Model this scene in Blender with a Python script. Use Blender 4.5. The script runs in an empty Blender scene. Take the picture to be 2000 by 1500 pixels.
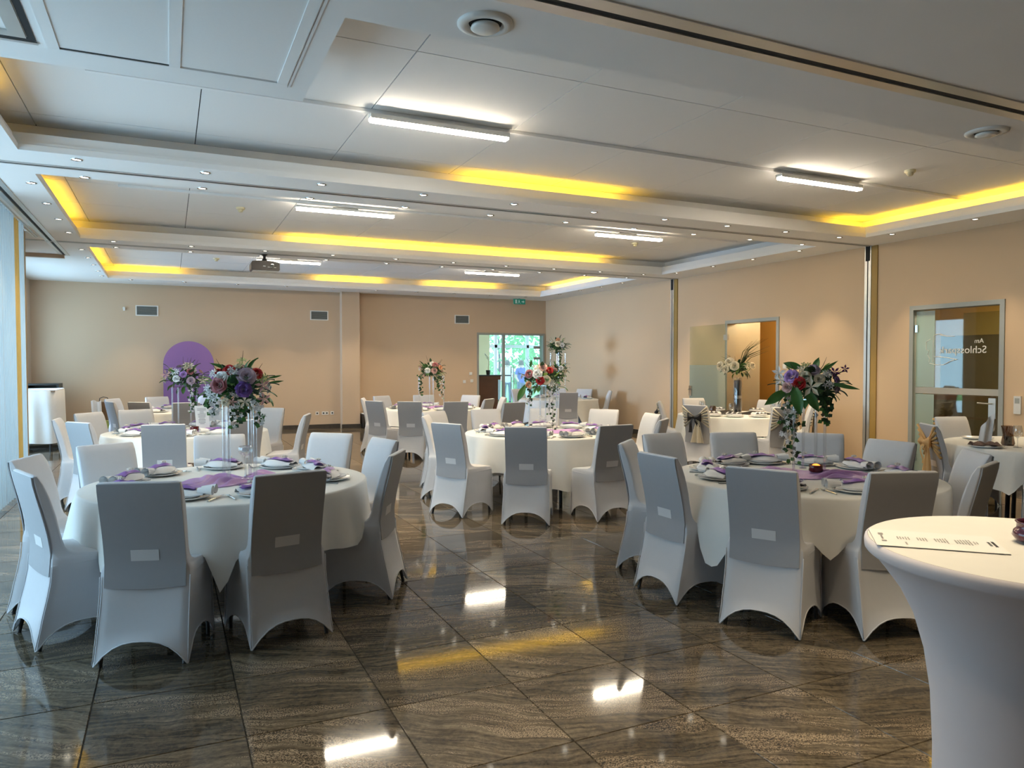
import bpy, bmesh, math, random
from mathutils import Vector, Matrix
PI=math.pi; rad=math.radians
C=bpy.context.scene.collection
sc=bpy.context.scene

# ------------------------------------------------------------ camera, sky, exposure
cam=bpy.data.objects.new('camera',bpy.data.cameras.new('camera')); C.objects.link(cam)
cam.location=(0,0,1.55); cam.rotation_euler=(rad(90-1.517),0,rad(-25.02))
cam.data.sensor_fit='HORIZONTAL'; cam.data.sensor_width=36; cam.data.lens=36*1435/2000
cam.data.clip_start=.02; cam.data.clip_end=200
sc.camera=cam
world=bpy.data.worlds.new('sky'); sc.world=world; world.use_nodes=True
bg=world.node_tree.nodes['Background']
bg.inputs[0].default_value=(.52,.76,1.0,1); bg.inputs[1].default_value=3.9
vs=sc.view_settings; vs.view_transform='Standard'; vs.look='None'; vs.gamma=1; vs.use_curve_mapping=False
vs.exposure=0.45
def portal(loc,rot,sx,sy):
    l=bpy.data.lights.new('window_portal','AREA'); l.shape='RECTANGLE'; l.size=sx; l.size_y=sy
    l.cycles.is_portal=True
    o=bpy.data.objects.new('window_portal',l); C.objects.link(o); o.location=loc; o.rotation_euler=rot
portal((-2.7,7.7,1.55),(0,rad(-90),0),3.0,8.6)      # windows along the curtain side
portal((-2.85,15.9,1.55),(0,rad(-90),0),3.0,3.4)
def daylight(loc,rot,sx,sy,w,col,spread):      # area lamp added outside the back corner window, cool wash on the right wall
    l=bpy.data.lights.new('added_daylight','AREA'); l.shape='RECTANGLE'; l.size=sx; l.size_y=sy; l.energy=w; l.color=col; l.spread=rad(spread)
    o=bpy.data.objects.new('added_daylight',l); C.objects.link(o); o.location=loc; o.rotation_euler=rot
daylight((-3.3,16.1,1.35),(0,rad(-90),rad(-3)),2.3,3.2,85,(.40,.62,1.0),55)
LUM=62.0        # linear luminaires
COVE=12.0       # amber tubes in the ceiling coves
SPOT=45.0       # recessed downlights, watts each

# ------------------------------------------------------------ mesh helpers
class M:
    def __init__(s): s.v=[]; s.f=[]; s.m=[]
    def add(s,vs,fs,mi=0):
        b=len(s.v); s.v+= [tuple(v) for v in vs]; s.f+=[tuple(i+b for i in f) for f in fs]; s.m+=[mi]*len(fs); return s
    def box(s,x0,x1,y0,y1,z0,z1,mi=0):
        v=[(x0,y0,z0),(x1,y0,z0),(x1,y1,z0),(x0,y1,z0),(x0,y0,z1),(x1,y0,z1),(x1,y1,z1),(x0,y1,z1)]
        return s.add(v,[(3,2,1,0),(4,5,6,7),(0,1,5,4),(1,2,6,5),(2,3,7,6),(3,0,4,7)],mi)
    def lathe(s,prof,n=24,c=(0,0,0),mi=0,cap0=True,cap1=True):
        v=[];f=[]
        for (r,z) in prof:
            for i in range(n):
                a=2*PI*i/n; v.append((c[0]+r*math.cos(a),c[1]+r*math.sin(a),c[2]+z))
        for k in range(len(prof)-1):
            for i in range(n):
                j=(i+1)%n; f.append((k*n+i,k*n+j,(k+1)*n+j,(k+1)*n+i))
        if cap0: f.append(tuple(reversed(range(n))))
        if cap1: f.append(tuple((len(prof)-1)*n+i for i in range(n)))
        return s.add(v,f,mi)
    def cyl(s,p,q,r,n=10,r2=None,mi=0):
        return s.tube([p,q],[r,r if r2 is None else r2],n,mi)
    def tube(s,path,r,n=8,mi=0,cap=True):
        P=[Vector(p) for p in path]; v=[];f=[]
        if not isinstance(r,(list,tuple)): r=[r]*len(P)
        up=None
        for k,p in enumerate(P):
            t=(P[min(k+1,len(P)-1)]-P[max(k-1,0)]).normalized()
            if up is None: up=Vector((0,0,1)) if abs(t.z)<.9 else Vector((1,0,0))
            a=t.cross(up).normalized(); b=a.cross(t).normalized(); up=b
            for i in range(n):
                g=2*PI*i/n; v.append(p+(a*math.cos(g)+b*math.sin(g))*r[k])
        for k in range(len(P)-1):
            for i in range(n):
                j=(i+1)%n; f.append((k*n+i,k*n+j,(k+1)*n+j,(k+1)*n+i))
        if cap: f+=[tuple(reversed(range(n))),tuple((len(P)-1)*n+i for i in range(n))]
        return s.add(v,f,mi)
    def grid(s,fn,nu,nv,mi=0,closed=False):
        v=[fn(i/nu,j/nv) for j in range(nv+1) for i in range(nu+1)]
        f=[(j*(nu+1)+i,j*(nu+1)+i+1,(j+1)*(nu+1)+i+1,(j+1)*(nu+1)+i) for j in range(nv) for i in range(nu)]
        return s.add(v,f,mi)
    def xf(s,mat):
        s.v=[tuple(mat@Vector(v)) for v in s.v]; return s
    def join(s,o,mat=None,mi=None):
        vs=o.v if mat is None else [tuple(mat@Vector(v)) for v in o.v]
        b=len(s.v); s.v+=vs; s.f+=[tuple(i+b for i in f) for f in o.f]; s.m+=(o.m if mi is None else [mi]*len(o.f)); return s
    def mesh(s,name,mats,smooth=False):
        me=bpy.data.meshes.new(name); me.from_pydata(s.v,[],s.f)
        for m in (mats if isinstance(mats,(list,tuple)) else [mats]): me.materials.append(m)
        if len(me.materials)>1: me.polygons.foreach_set('material_index',s.m)
        if smooth:
            me.polygons.foreach_set('use_smooth',[True]*len(me.polygons))
            if smooth!='all': 
                try: me.set_sharp_from_angle(angle=rad(50))
                except Exception: pass
        me.update(); return me
    def build(s,name,mats,parent=None,smooth=False): return obj(name,s.mesh(name,mats,smooth),parent)
def obj(name,me,parent=None,loc=None,rot=None):
    o=bpy.data.objects.new(name,me); C.objects.link(o)
    if parent is not None: o.parent=parent
    if loc is not None: o.location=loc
    if rot is not None: o.rotation_euler=rot
    return o
def tag(o,label,cat,group=None,kind=None):
    o['label']=label; o['category']=cat
    if group: o['group']=group
    if kind: o['kind']=kind
    return o
def thing(name,label,cat,loc=(0,0,0),rz=0,group=None):
    o=obj(name,None,None,loc,(0,0,rz)); return tag(o,label,cat,group)
def struct(o): o['kind']='structure'; return o
def dup(root,loc,rz,label,group=None):
    r=root.copy(); C.objects.link(r); r.location=loc; r.rotation_euler=(0,0,rz); r['label']=label
    if group: r['group']=group
    for ch in root.children:
        c=ch.copy(); C.objects.link(c); c.parent=r
        for g in ch.children:
            d=g.copy(); C.objects.link(d); d.parent=c
    return r
# ------------------------------------------------------------ materials
def nt(name):
    m=bpy.data.materials.new(name); m.use_nodes=True; t=m.node_tree; return m,t,t.nodes['Principled BSDF']
def pbr(name,col,rough=.6,metal=0,spec=.5,var=.06,scale=6,bump=0,bscale=200,emit=None,estr=0,trans=0,coat=0,sheen=0):
    m,t,b=nt(name)
    b.inputs['Roughness'].default_value=rough; b.inputs['Metallic'].default_value=metal
    b.inputs['Specular IOR Level'].default_value=spec
    if coat: b.inputs['Coat Weight'].default_value=coat; b.inputs['Coat Roughness'].default_value=.08
    if sheen: b.inputs['Sheen Weight'].default_value=sheen
    tc=t.nodes.new('ShaderNodeTexCoord'); n=t.nodes.new('ShaderNodeTexNoise'); n.inputs['Scale'].default_value=scale; n.inputs['Detail'].default_value=4
    t.links.new(tc.outputs['Object'],n.inputs['Vector'])
    mx=t.nodes.new('ShaderNodeMix'); mx.data_type='RGBA'
    mx.inputs[6].default_value=(*[max(0,c*(1-var)) for c in col],1); mx.inputs[7].default_value=(*[min(1,c*(1+var)) for c in col],1)
    t.links.new(n.outputs['Fac'],mx.inputs[0]); t.links.new(mx.outputs[2],b.inputs['Base Color'])
    if bump:
        n2=t.nodes.new('ShaderNodeTexNoise'); n2.inputs['Scale'].default_value=bscale; t.links.new(tc.outputs['Object'],n2.inputs['Vector'])
        bp=t.nodes.new('ShaderNodeBump'); bp.inputs['Strength'].default_value=bump; bp.inputs['Distance'].default_value=.01
        t.links.new(n2.outputs['Fac'],bp.inputs['Height']); t.links.new(bp.outputs['Normal'],b.inputs['Normal'])
    if emit: b.inputs['Emission Color'].default_value=(*emit,1); b.inputs['Emission Strength'].default_value=estr
    if trans:  # thin cloth: part of the light passes through
        out=t.nodes['Material Output']; tr=t.nodes.new('ShaderNodeBsdfTranslucent'); t.links.new(mx.outputs[2],tr.inputs['Color'])
        ms=t.nodes.new('ShaderNodeMixShader'); ms.inputs[0].default_value=trans
        t.links.new(b.outputs[0],ms.inputs[1]); t.links.new(tr.outputs[0],ms.inputs[2]); t.links.new(ms.outputs[0],out.inputs['Surface'])
    return m
def clear(name,tint=(1,1,1),refl=.12,rough=.02,body=0,bodycol=(1,1,1)):
    """thin clear sheet or acrylic: see-through, mirror-like by Fresnel, optionally frosted"""
    m,t,b=nt(name); t.nodes.remove(b); out=t.nodes['Material Output']
    tr=t.nodes.new('ShaderNodeBsdfTransparent'); tr.inputs[0].default_value=(*tint,1)
    gl=t.nodes.new('ShaderNodeBsdfGlossy'); gl.inputs['Roughness'].default_value=rough
    lw=t.nodes.new('ShaderNodeLayerWeight'); lw.inputs['Blend'].default_value=.5
    pw=t.nodes.new('ShaderNodeMath'); pw.operation='POWER'; pw.inputs[1].default_value=5; t.links.new(lw.outputs['Facing'],pw.inputs[0])
    mt=t.nodes.new('ShaderNodeMath'); mt.operation='MULTIPLY_ADD'; mt.inputs[1].default_value=1-refl; mt.inputs[2].default_value=refl; mt.use_clamp=True
    t.links.new(pw.outputs[0],mt.inputs[0])
    base=tr
    if body:
        df=t.nodes.new('ShaderNodeBsdfDiffuse'); df.inputs[0].default_value=(*bodycol,1)
        tl=t.nodes.new('ShaderNodeBsdfTranslucent'); tl.inputs[0].default_value=(*bodycol,1)
        m1=t.nodes.new('ShaderNodeMixShader'); m1.inputs[0].default_value=.5; t.links.new(df.outputs[0],m1.inputs[1]); t.links.new(tl.outputs[0],m1.inputs[2])
        m2=t.nodes.new('ShaderNodeMixShader'); m2.inputs[0].default_value=body; t.links.new(tr.outputs[0],m2.inputs[1]); t.links.new(m1.outputs[0],m2.inputs[2]); base=m2
    mx=t.nodes.new('ShaderNodeMixShader'); t.links.new(mt.outputs[0],mx.inputs[0]); t.links.new(base.outputs[0],mx.inputs[1]); t.links.new(gl.outputs[0],mx.inputs[2])
    t.links.new(mx.outputs[0],out.inputs['Surface']); return m
def glow(name,col,s):
    m,t,b=nt(name); t.nodes.remove(b); e=t.nodes.new('ShaderNodeEmission'); e.inputs[0].default_value=(*col,1); e.inputs[1].default_value=s
    t.links.new(e.outputs[0],t.nodes['Material Output'].inputs['Surface']); return m
def stone(name,island):
    """polished grey-brown gneiss: streaks along the slab, differing from tile to tile"""
    m,t,b=nt(name); N=t.nodes.new; L=t.links.new
    tc=N('ShaderNodeTexCoord'); gm=N('ShaderNodeNewGeometry')
    if island: rnd=gm.outputs['Random Per Island']
    else: oi=N('ShaderNodeObjectInfo'); rnd=oi.outputs['Random']
    def math_(op,a,bv):
        q=N('ShaderNodeMath'); q.operation=op
        if isinstance(a,(int,float)): q.inputs[0].default_value=a
        else: L(a,q.inputs[0])
        if isinstance(bv,(int,float)): q.inputs[1].default_value=bv
        else: L(bv,q.inputs[1])
        return q.outputs[0]
    rot=N('ShaderNodeVectorRotate'); rot.rotation_type='Z_AXIS'; L(gm.outputs['Position'],rot.inputs['Vector'])
    L(math_('ADD',math_('MULTIPLY',rnd,.55),.12),rot.inputs['Angle'])
    off=N('ShaderNodeCombineXYZ'); L(math_('MULTIPLY',rnd,43.),off.inputs[0]); L(math_('MULTIPLY',rnd,91.),off.inputs[1]); L(math_('MULTIPLY',rnd,17.),off.inputs[2])
    ad=N('ShaderNodeVectorMath'); ad.operation='ADD'; L(rot.outputs[0],ad.inputs[0]); L(off.outputs[0],ad.inputs[1])
    w=N('ShaderNodeTexNoise'); w.inputs['Scale'].default_value=2.2; w.inputs['Detail'].default_value=3; L(ad.outputs[0],w.inputs['Vector'])
    wv=N('ShaderNodeVectorMath'); wv.operation='SCALE'; L(w.outputs['Color'],wv.inputs[0]); wv.inputs['Scale'].default_value=.20
    ad2=N('ShaderNodeVectorMath'); ad2.operation='ADD'; L(ad.outputs[0],ad2.inputs[0]); L(wv.outputs[0],ad2.inputs[1])
    def streak(sx,sy,det,rough=.6):
        mp=N('ShaderNodeMapping'); mp.inputs['Scale'].default_value=(sx,sy,1); L(ad2.outputs[0],mp.inputs['Vector'])
        n=N('ShaderNodeTexNoise'); n.inputs['Scale'].default_value=1; n.inputs['Detail'].default_value=det; n.inputs['Roughness'].default_value=rough; L(mp.outputs[0],n.inputs['Vector']); return n.outputs['Fac']
    a=streak(1.5,30,10,.78); bnd=streak(1.0,5.0,4); vein=streak(.9,14,5,.7)
    fine=N('ShaderNodeTexNoise'); fine.inputs['Scale'].default_value=170; fine.inputs['Detail'].default_value=3; L(ad.outputs[0],fine.inputs['Vector'])
    med=N('ShaderNodeTexNoise'); med.inputs['Scale'].default_value=38; med.inputs['Detail'].default_value=5; med.inputs['Roughness'].default_value=.75; L(ad2.outputs[0],med.inputs['Vector'])
    r1=N('ShaderNodeValToRGB'); e=r1.color_ramp.elements
    e[0].position=.30; e[0].color=(.030,.024,.018,1); e[1].position=.72; e[1].color=(.50,.37,.22,1)
    for p,c in ((.41,(.100,.080,.056,1)),(.51,(.185,.148,.100,1)),(.61,(.28,.22,.14,1))):
        q=r1.color_ramp.elements.new(p); q.color=c
    L(math_('ADD',math_('MULTIPLY',a,.62),math_('ADD',math_('MULTIPLY',bnd,.36),math_('ADD',math_('MULTIPLY',med.outputs['Fac'],.42),-.20))),r1.inputs[0])
    vr=N('ShaderNodeValToRGB'); ve_=vr.color_ramp.elements; ve_[0].position=.44; ve_[0].color=(1,1,1,1); ve_[1].position=.56; ve_[1].color=(1,1,1,1)
    q=vr.color_ramp.elements.new(.495); q.color=(.32,.30,.28,1); L(vein,vr.inputs[0])
    # grainy granite patches
    gp=N('ShaderNodeValToRGB'); gp.color_ramp.elements[0].position=.52; gp.color_ramp.elements[1].position=.55
    L(bnd,gp.inputs[0])
    gr=N('ShaderNodeMix'); gr.data_type='RGBA'; gr.inputs[6].default_value=(.05,.04,.03,1); gr.inputs[7].default_value=(.48,.37,.25,1); fr_=N('ShaderNodeValToRGB'); fr_.color_ramp.elements[0].position=.40; fr_.color_ramp.elements[1].position=.60; L(fine.outputs['Fac'],fr_.inputs[0]); L(fr_.outputs[0],gr.inputs[0])
    mx=N('ShaderNodeMix'); mx.data_type='RGBA'; L(math_('MULTIPLY',gp.outputs[0],.85),mx.inputs[0]); L(r1.outputs[0],mx.inputs[6]); L(gr.outputs[2],mx.inputs[7])
    hv=N('ShaderNodeHueSaturation'); L(math_('ADD',math_('MULTIPLY',rnd,.42),.60),hv.inputs['Value']); mv=N('ShaderNodeMix'); mv.data_type='RGBA'; mv.blend_type='MULTIPLY'; mv.inputs[0].default_value=.7; L(mx.outputs[2],mv.inputs[6]); L(vr.outputs[0],mv.inputs[7]); L(mv.outputs[2],hv.inputs['Color'])
    L(hv.outputs[0],b.inputs['Base Color']); b.inputs['Roughness'].default_value=.06; b.inputs['Specular IOR Level'].default_value=.5
    return m
def plaster(name,col): return pbr(name,col,.62,var=.025,scale=1.3,bump=.05,bscale=260)
K={}
K['ceil']=pbr('white_ceiling_paint',(.86,.85,.83),.7,var=.02,scale=2,bump=.03,bscale=300)
K['panel']=pbr('ceiling_board',(.84,.83,.81),.8,var=.02,scale=90)
K['dark']=pbr('dark_recess',(.015,.015,.015),.8)
K['alu']=pbr('brushed_aluminium',(.62,.62,.60),.35,.85)
K['wall']=plaster('apricot_wall_paint',(.66,.48,.305))
K['wallback']=plaster('back_wall_paint',(.60,.445,.305))
K['wallleft']=plaster('left_wall_paint',(.6,.5,.4))
K['brass']=pbr('gold_strip_paint',(.38,.24,.06),.5)
K['base']=pbr('dark_stone_skirting',(.06,.05,.04),.3,var=.4,scale=20)
K['tile']=stone('polished_gneiss_tile',False); K['tiles']=stone('polished_gneiss_tiles',True)
K['grout']=pbr('dark_grout',(.03,.027,.024),.8)
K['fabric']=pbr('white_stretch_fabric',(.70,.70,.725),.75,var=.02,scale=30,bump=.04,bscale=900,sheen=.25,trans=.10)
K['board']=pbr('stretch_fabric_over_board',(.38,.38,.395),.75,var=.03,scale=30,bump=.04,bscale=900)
K['slot']=pbr('stretch_fabric_over_slot',(.70,.69,.69),.75,var=.02)
K['leg']=pbr('black_chair_leg',(.02,.018,.016),.4)
K['skirt']=pbr('rosy_grey_stretch_fabric',(.68,.62,.63),.75,var=.02,scale=30,bump=.04,bscale=900,sheen=.2)
K['cloth']=pbr('white_table_linen',(.83,.82,.78),.7,var=.02,scale=20,bump=.03,bscale=1200,trans=.06)
K['wood']=pbr('table_board',(.3,.2,.12),.6)
K['cream']=pbr('cream_satin',(.60,.53,.40),.5,var=.08,scale=14)
K['black']=pbr('black_satin',(.012,.011,.013),.5)
K['orange']=pbr('apricot_organza',(.80,.52,.22),.5,var=.1,scale=14,trans=.35)
K['plate']=pbr('white_porcelain',(.84,.84,.83),.12,var=.01,coat=.3)
K['napkin']=pbr('white_napkin_linen',(.84,.83,.82),.75,var=.02,scale=30)
K['purple']=pbr('purple_satin',(.26,.12,.45),.4,var=.15,scale=20)
K['chiffon']=pbr('lilac_chiffon',(.70,.42,.76),.36,var=.12,scale=9,trans=.3)
K['pearl']=pbr('pearl_bead',(.85,.80,.70),.2)
K['steel']=pbr('cutlery_steel',(.62,.61,.58),.18,1)
K['acryl']=clear('clear_acrylic',(.95,.96,.98),.26,.04)
K['crystal']=clear('clear_glass',(.92,.94,.95),.22,.02)
K['glass']=clear('window_glass',(.90,.97,.95),.05)
K['glassdoor']=clear('green_tinted_glass',(.80,.87,.82),.09)
K['clearleaf']=clear('clear_door_glass',(.92,.95,.91),.06)
K['frost']=clear('frosted_glass',(.75,.82,.78),.06,.25,.55,(.62,.70,.64))
K['frame']=pbr('grey_steel_frame',(.36,.37,.34),.45,.3)
K['sheer']=clear('sheer_curtain_cloth',(.95,.98,1),.02,.6,.95,(.50,.56,.58))
K['gold']=pbr('gold_curtain_cloth',(.62,.36,.10),.6,var=.15,scale=8,trans=.35)
K['tan']=pbr('tan_curtain_cloth',(.36,.24,.12),.7,var=.2,scale=5,trans=.1)
K['arch']=pbr('purple_arch_cover',(.19,.10,.28),.7,var=.03)
K['tube']=glow('lamp_diffuser',(1,.87,.68),LUM)
K['cove']=glow('amber_tube',(1.0,.56,.022),COVE)
K['spotglow']=glow('downlight_glow',(1,.92,.75),9)
K['chrome']=pbr('chrome',(.6,.6,.6),.15,1)
K['white']=pbr('white_plastic',(.75,.74,.70),.4)
K['oldwhite']=pbr('yellowed_plastic',(.70,.62,.40),.4)
K['projector']=pbr('dark_projector_case',(.05,.04,.035),.35)
K['greenleaf']=pbr('dark_green_leaf',(.018,.055,.016),.4,var=.4,scale=12,trans=.1)
K['leaf2']=pbr('mid_green_leaf',(.05,.15,.03),.35,var=.3,scale=12,trans=.12)
K['leaf3']=pbr('bright_green_leaf',(.20,.34,.06),.4,var=.2,scale=12,trans=.2)
K['stem']=pbr('brown_twig',(.05,.035,.015),.6)
PET={'red':(.50,.010,.012),'lilac':(.44,.26,.62),'purple':(.16,.07,.30),'white':(.86,.86,.84),'cream':(.78,.70,.52),'pink':(.70,.42,.38),'dusty':(.42,.14,.15),'mauve':(.50,.38,.46),'peach':(.72,.34,.18),'plum':(.10,.015,.10),'green':(.42,.50,.20)}
def petal(name,c):
    m=pbr(name,c,.55,var=.12,scale=25,trans=.12); t=m.node_tree; g=t.nodes.new('ShaderNodeNewGeometry'); h=t.nodes.new('ShaderNodeHueSaturation')
    mr=t.nodes.new('ShaderNodeMapRange'); mr.inputs['To Min'].default_value=.62; mr.inputs['To Max'].default_value=1.15; t.links.new(g.outputs['Random Per Island'],mr.inputs['Value']); t.links.new(mr.outputs[0],h.inputs['Value'])
    src=[l for l in t.links if l.to_node.type=='BSDF_PRINCIPLED' and l.to_socket.name=='Base Color'][0].from_socket; t.links.new(src,h.inputs['Color'])
    for n in t.nodes:
        if n.type=='BSDF_PRINCIPLED': t.links.new(h.outputs[0],n.inputs['Base Color'])
        if n.type=='BSDF_TRANSLUCENT': t.links.new(h.outputs[0],n.inputs['Color'])
    return m
for k,c in PET.items(): K['p_'+k]=petal(k+'_petal',c)
K['plumglass']=pbr('plum_glass',(.07,.003,.022),.05,coat=.6)
K['redglass']=pbr('red_glass',(.10,.004,.003),.08,coat=.4)
K['flame']=glow('candle_glow',(1,.22,.03),3.0)
K['paper']=pbr('white_paper',(.86,.85,.83),.7,var=.01)
K['ink']=pbr('grey_ink',(.30,.29,.29),.8); K['ink2']=pbr('black_ink',(.05,.05,.05),.8)
K['etch']=pbr('etched_lettering',(.42,.41,.37),.6)
K['letter']=pbr('white_etched_lettering',(.74,.73,.68),.6)
K['signgreen']=pbr('exit_sign_green',(.005,.10,.07),.4,emit=(.01,.25,.17),estr=.25)
K['signwhite']=pbr('exit_sign_white',(.7,.8,.75),.4)
K['ochre']=plaster('ochre_wall_paint',(.62,.37,.10)); K['yellow']=plaster('pale_yellow_wall_paint',(.75,.66,.36))
K['brown']=pbr('dark_brown_panel',(.10,.075,.05),.4,var=.3,scale=3)
K['cabwood']=pbr('red_brown_wood',(.16,.055,.022),.35,var=.35,scale=4)
K['grass']=pbr('lawn',(.18,.36,.10),.9,var=.3,scale=3)
K['bush']=pbr('garden_leaf',(.20,.44,.16),.6,var=.4,scale=2,trans=.3)
K['paving']=pbr('pale_paving',(.55,.55,.52),.8)
K['skin']=pbr('skin',(.60,.36,.27),.6); K['bluecloth']=pbr('blue_shirt_cloth',(.05,.07,.35),.8); K['palecloth']=pbr('pale_shirt_cloth',(.75,.65,.66),.8)
K['jeans']=pbr('dark_trouser_cloth',(.06,.08,.14),.8); K['hair']=pbr('brown_hair',(.08,.04,.02),.6)
K['leather']=pbr('brown_leather',(.14,.075,.03),.5,var=.2); K['lime']=pbr('lime_fabric',(.36,.42,.10),.8); K['redbag']=pbr('red_cloth',(.35,.03,.03),.7)
K['amberglass']=clear('smoked_amber_glass',(.35,.22,.12),.15); K['fur']=pbr('brown_patterned_napkin',(.16,.10,.08),.8,var=.9,scale=60)

# ------------------------------------------------------------ room shell
S=3.31; P=3.60; XR=9.48; YB=18.1; XL=-2.45; YR=-3.6
floor=struct(M().box(-3.0,13.2,YR-.3,23.2,-.12,-.006).build('floor',K['grout']))
T0=.61; tx0=-.335; ty0=2.595
cells=[]
for i in range(-4,17):
    for j in range(-4,34):
        x0=tx0+i*T0; y0=ty0+j*T0; x1=x0+T0; y1=y0+T0
        x0=max(x0,-2.45); x1=min(x1,XR)
        if x1-x0<.03 or y0>YB-.02: continue
        y1=min(y1,YB)
        cells.append((x0,x1,y0,y1))
def vis(c):
    x=(c[0]+c[1])/2; y=(c[2]+c[3])/2; d=.423*x+.906*y; r=.906*x-.423*y
    if d<.3: return 1e3+abs(y)
    return (d+ (50 if abs(r/d)>.86 or d<2.2 else 0))
cells.sort(key=vis)
bev=.0025
def tile_mesh(w,h):
    m=M(); a=w/2-.0015; b=h/2-.0015
    v=[(-a,-b,-.006),(a,-b,-.006),(a,b,-.006),(-a,b,-.006),(-a+bev,-b+bev,0),(a-bev,-b+bev,0),(a-bev,b-bev,0),(-a+bev,b-bev,0)]
    return m.add(v,[(4,5,6,7),(0,1,5,4),(1,2,6,5),(2,3,7,6),(3,0,4,7)])
tm={}
rest=M()
for k,c in enumerate(cells):
    w=round(c[1]-c[0],3); h=round(c[3]-c[2],3); cx=(c[0]+c[1])/2; cy=(c[2]+c[3])/2
    if k<290:
        if (w,h) not in tm: tm[(w,h)]=tile_mesh(w,h).mesh('floor_tile',K['tile'])
        obj('floor_tile',tm[(w,h)],floor,(cx,cy,0))
    else: rest.join(tile_mesh(w,h),Matrix.Translation((cx,cy,0)))
o=rest.build('floor_tiles',K['tiles'],floor); o['kind']='stuff'

# walls
wb=M(); wb.box(XL-.3,7.42,YB,YB+.2,0,P).box(7.42,9.44,YB,YB+.2,2.40,P).box(9.44,XR+.2,YB,YB+.2,0,P)
struct(wb.build('wall_back',K['wallback']))
struct(M().box(3.80,4.23,17.86,YB-.001,0,S-.001).build('trim_1',K['wallback']))           # column on the back wall
RW=M(); y=YR
for (a,b,h) in ((5.73,7.03,2.37),(9.48,10.82,2.37)):
    RW.box(XR,XR+.18,y,a,0,P).box(XR,XR+.18,a,b,h,P); y=b
RW.box(XR,XR+.18,y,YB,0,P); struct(RW.build('wall_right',K['wall']))
LW=M(); 
LW.box(XL-.15,XL,YR,14.2,2.98,P).box(XL-.15,XL,11.9,14.2,0,2.98).box(XL-.3,XL-.15,14.1,14.2,0,P).box(XL-.3,XL-.15,17.6,YB,0,P).box(XL-.3,XL-.15,14.2,17.6,2.98,P).box(XL-.3,XL-.15,14.2,17.6,0,.06)
wy=[(3.5,5.4),(5.6,7.6),(7.8,9.8),(10.0,11.9)]
for a,b in ((-3.6,3.5),(5.4,5.6),(7.6,7.8),(9.8,10.0)): LW.box(XL-.15,XL,a,b,0,2.98)
struct(LW.build('wall_left',K['wallleft']))
struct(M().box(XL-.15,XR+.18,YR-.15,YR,0,P).build('wall_rear',K['wallleft']))
def window(n,axis,c,a,b,z0=.04,z1=2.98):
    w=M()
    def bar(a0,a1,u0,u1):
        if axis=='x': w.box(c-.05,c+.01,a0,a1,u0,u1)
        else: w.box(a0,a1,c-.05,c+.01,u0,u1)
    t=.06
    bar(a,a+t,z0,z1); bar(b-t,b,z0,z1); bar(a+t,b-t,z0,z0+t); bar(a+t,b-t,z1-t,z1); mid=(a+b)/2; bar(mid-.03,mid+.03,z0+t,z1-t)
    o=struct(w.build('window_%d'%n,K['frame']))
    for p,q in ((a+t,mid-.03),(mid+.03,b-t)):
        g=M()
        if axis=='x': g.add([(c-.02,p,z0+t),(c-.02,q,z0+t),(c-.02,q,z1-t),(c-.02,p,z1-t)],[(0,1,2,3)])
        else: g.add([(p,c-.02,z0+t),(q,c-.02,z0+t),(q,c-.02,z1-t),(p,c-.02,z1-t)],[(0,1,2,3)])
        g.build('pane',K['glass'],o)
n=1
for a,b in wy: window(n,'x',XL-.08,a,b); n+=1
window(n,'x',XL-.2,14.2,17.6); n+=1
# baseboards
bb=M().box(XL-.15,3.79,YB-.025,YB-.001,0,.10).box(4.24,7.40,YB-.025,YB-.001,0,.10).box(3.78,4.25,17.84,17.859,0,.10)
struct(bb.build('baseboard_back',K['base']))
br=M()
for a,b in ((YR,5.66),(7.10,7.56),(7.80,9.42),(10.9,12.25),(12.55,YB-.03)): br.box(XR-.022,XR-.001,a,b,0,.10)
struct(br.build('baseboard_right',K['base']))
# ceiling soffit with three coffers
ce=M()
X0,X1=-1.10,8.77
cof=[(3.78,7.20),(8.05,11.85),(12.70,17.05)]
def slab(x0,x1,y0,y1): ce.box(x0,x1,y0,y1,S,S+.05)
slab(XL-.3,XR,YR,3.78); slab(XL-.3,.83,3.78,5.09)
slab(XL-.3,X0,5.09,17.05); slab(X1,XR,3.78,17.05)
slab(X0,X1,7.20,8.05); slab(X0,X1,11.85,12.70); slab(XL-.3,XR,17.05,YB)
G=.30
def core(x0,x1,y0,y1): ce.box(x0,x1,y0,y1,S+.05,P)
core(XL-.3,XR,YR,3.78-G); core(XL-.3,.83-G,3.78-G,5.09-G); core(XL-.3,X0-G,5.09-G,YB); core(X1+G,XR,3.78-G,YB)
core(X0-G,X1+G,7.5,7.75); core(X0-G,X1+G,12.15,12.40); core(X0-G,X1+G,17.05+G,YB)
ceiling=struct(ce.build('ceiling',K['ceil']))
struct(M().box(XL-.3,XR+.18,YR-.15,YB+.2,P+.03,P+.15).build('ceiling_void',K['dark'])); bpy.data.objects['ceiling_void'].parent=ceiling
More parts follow.
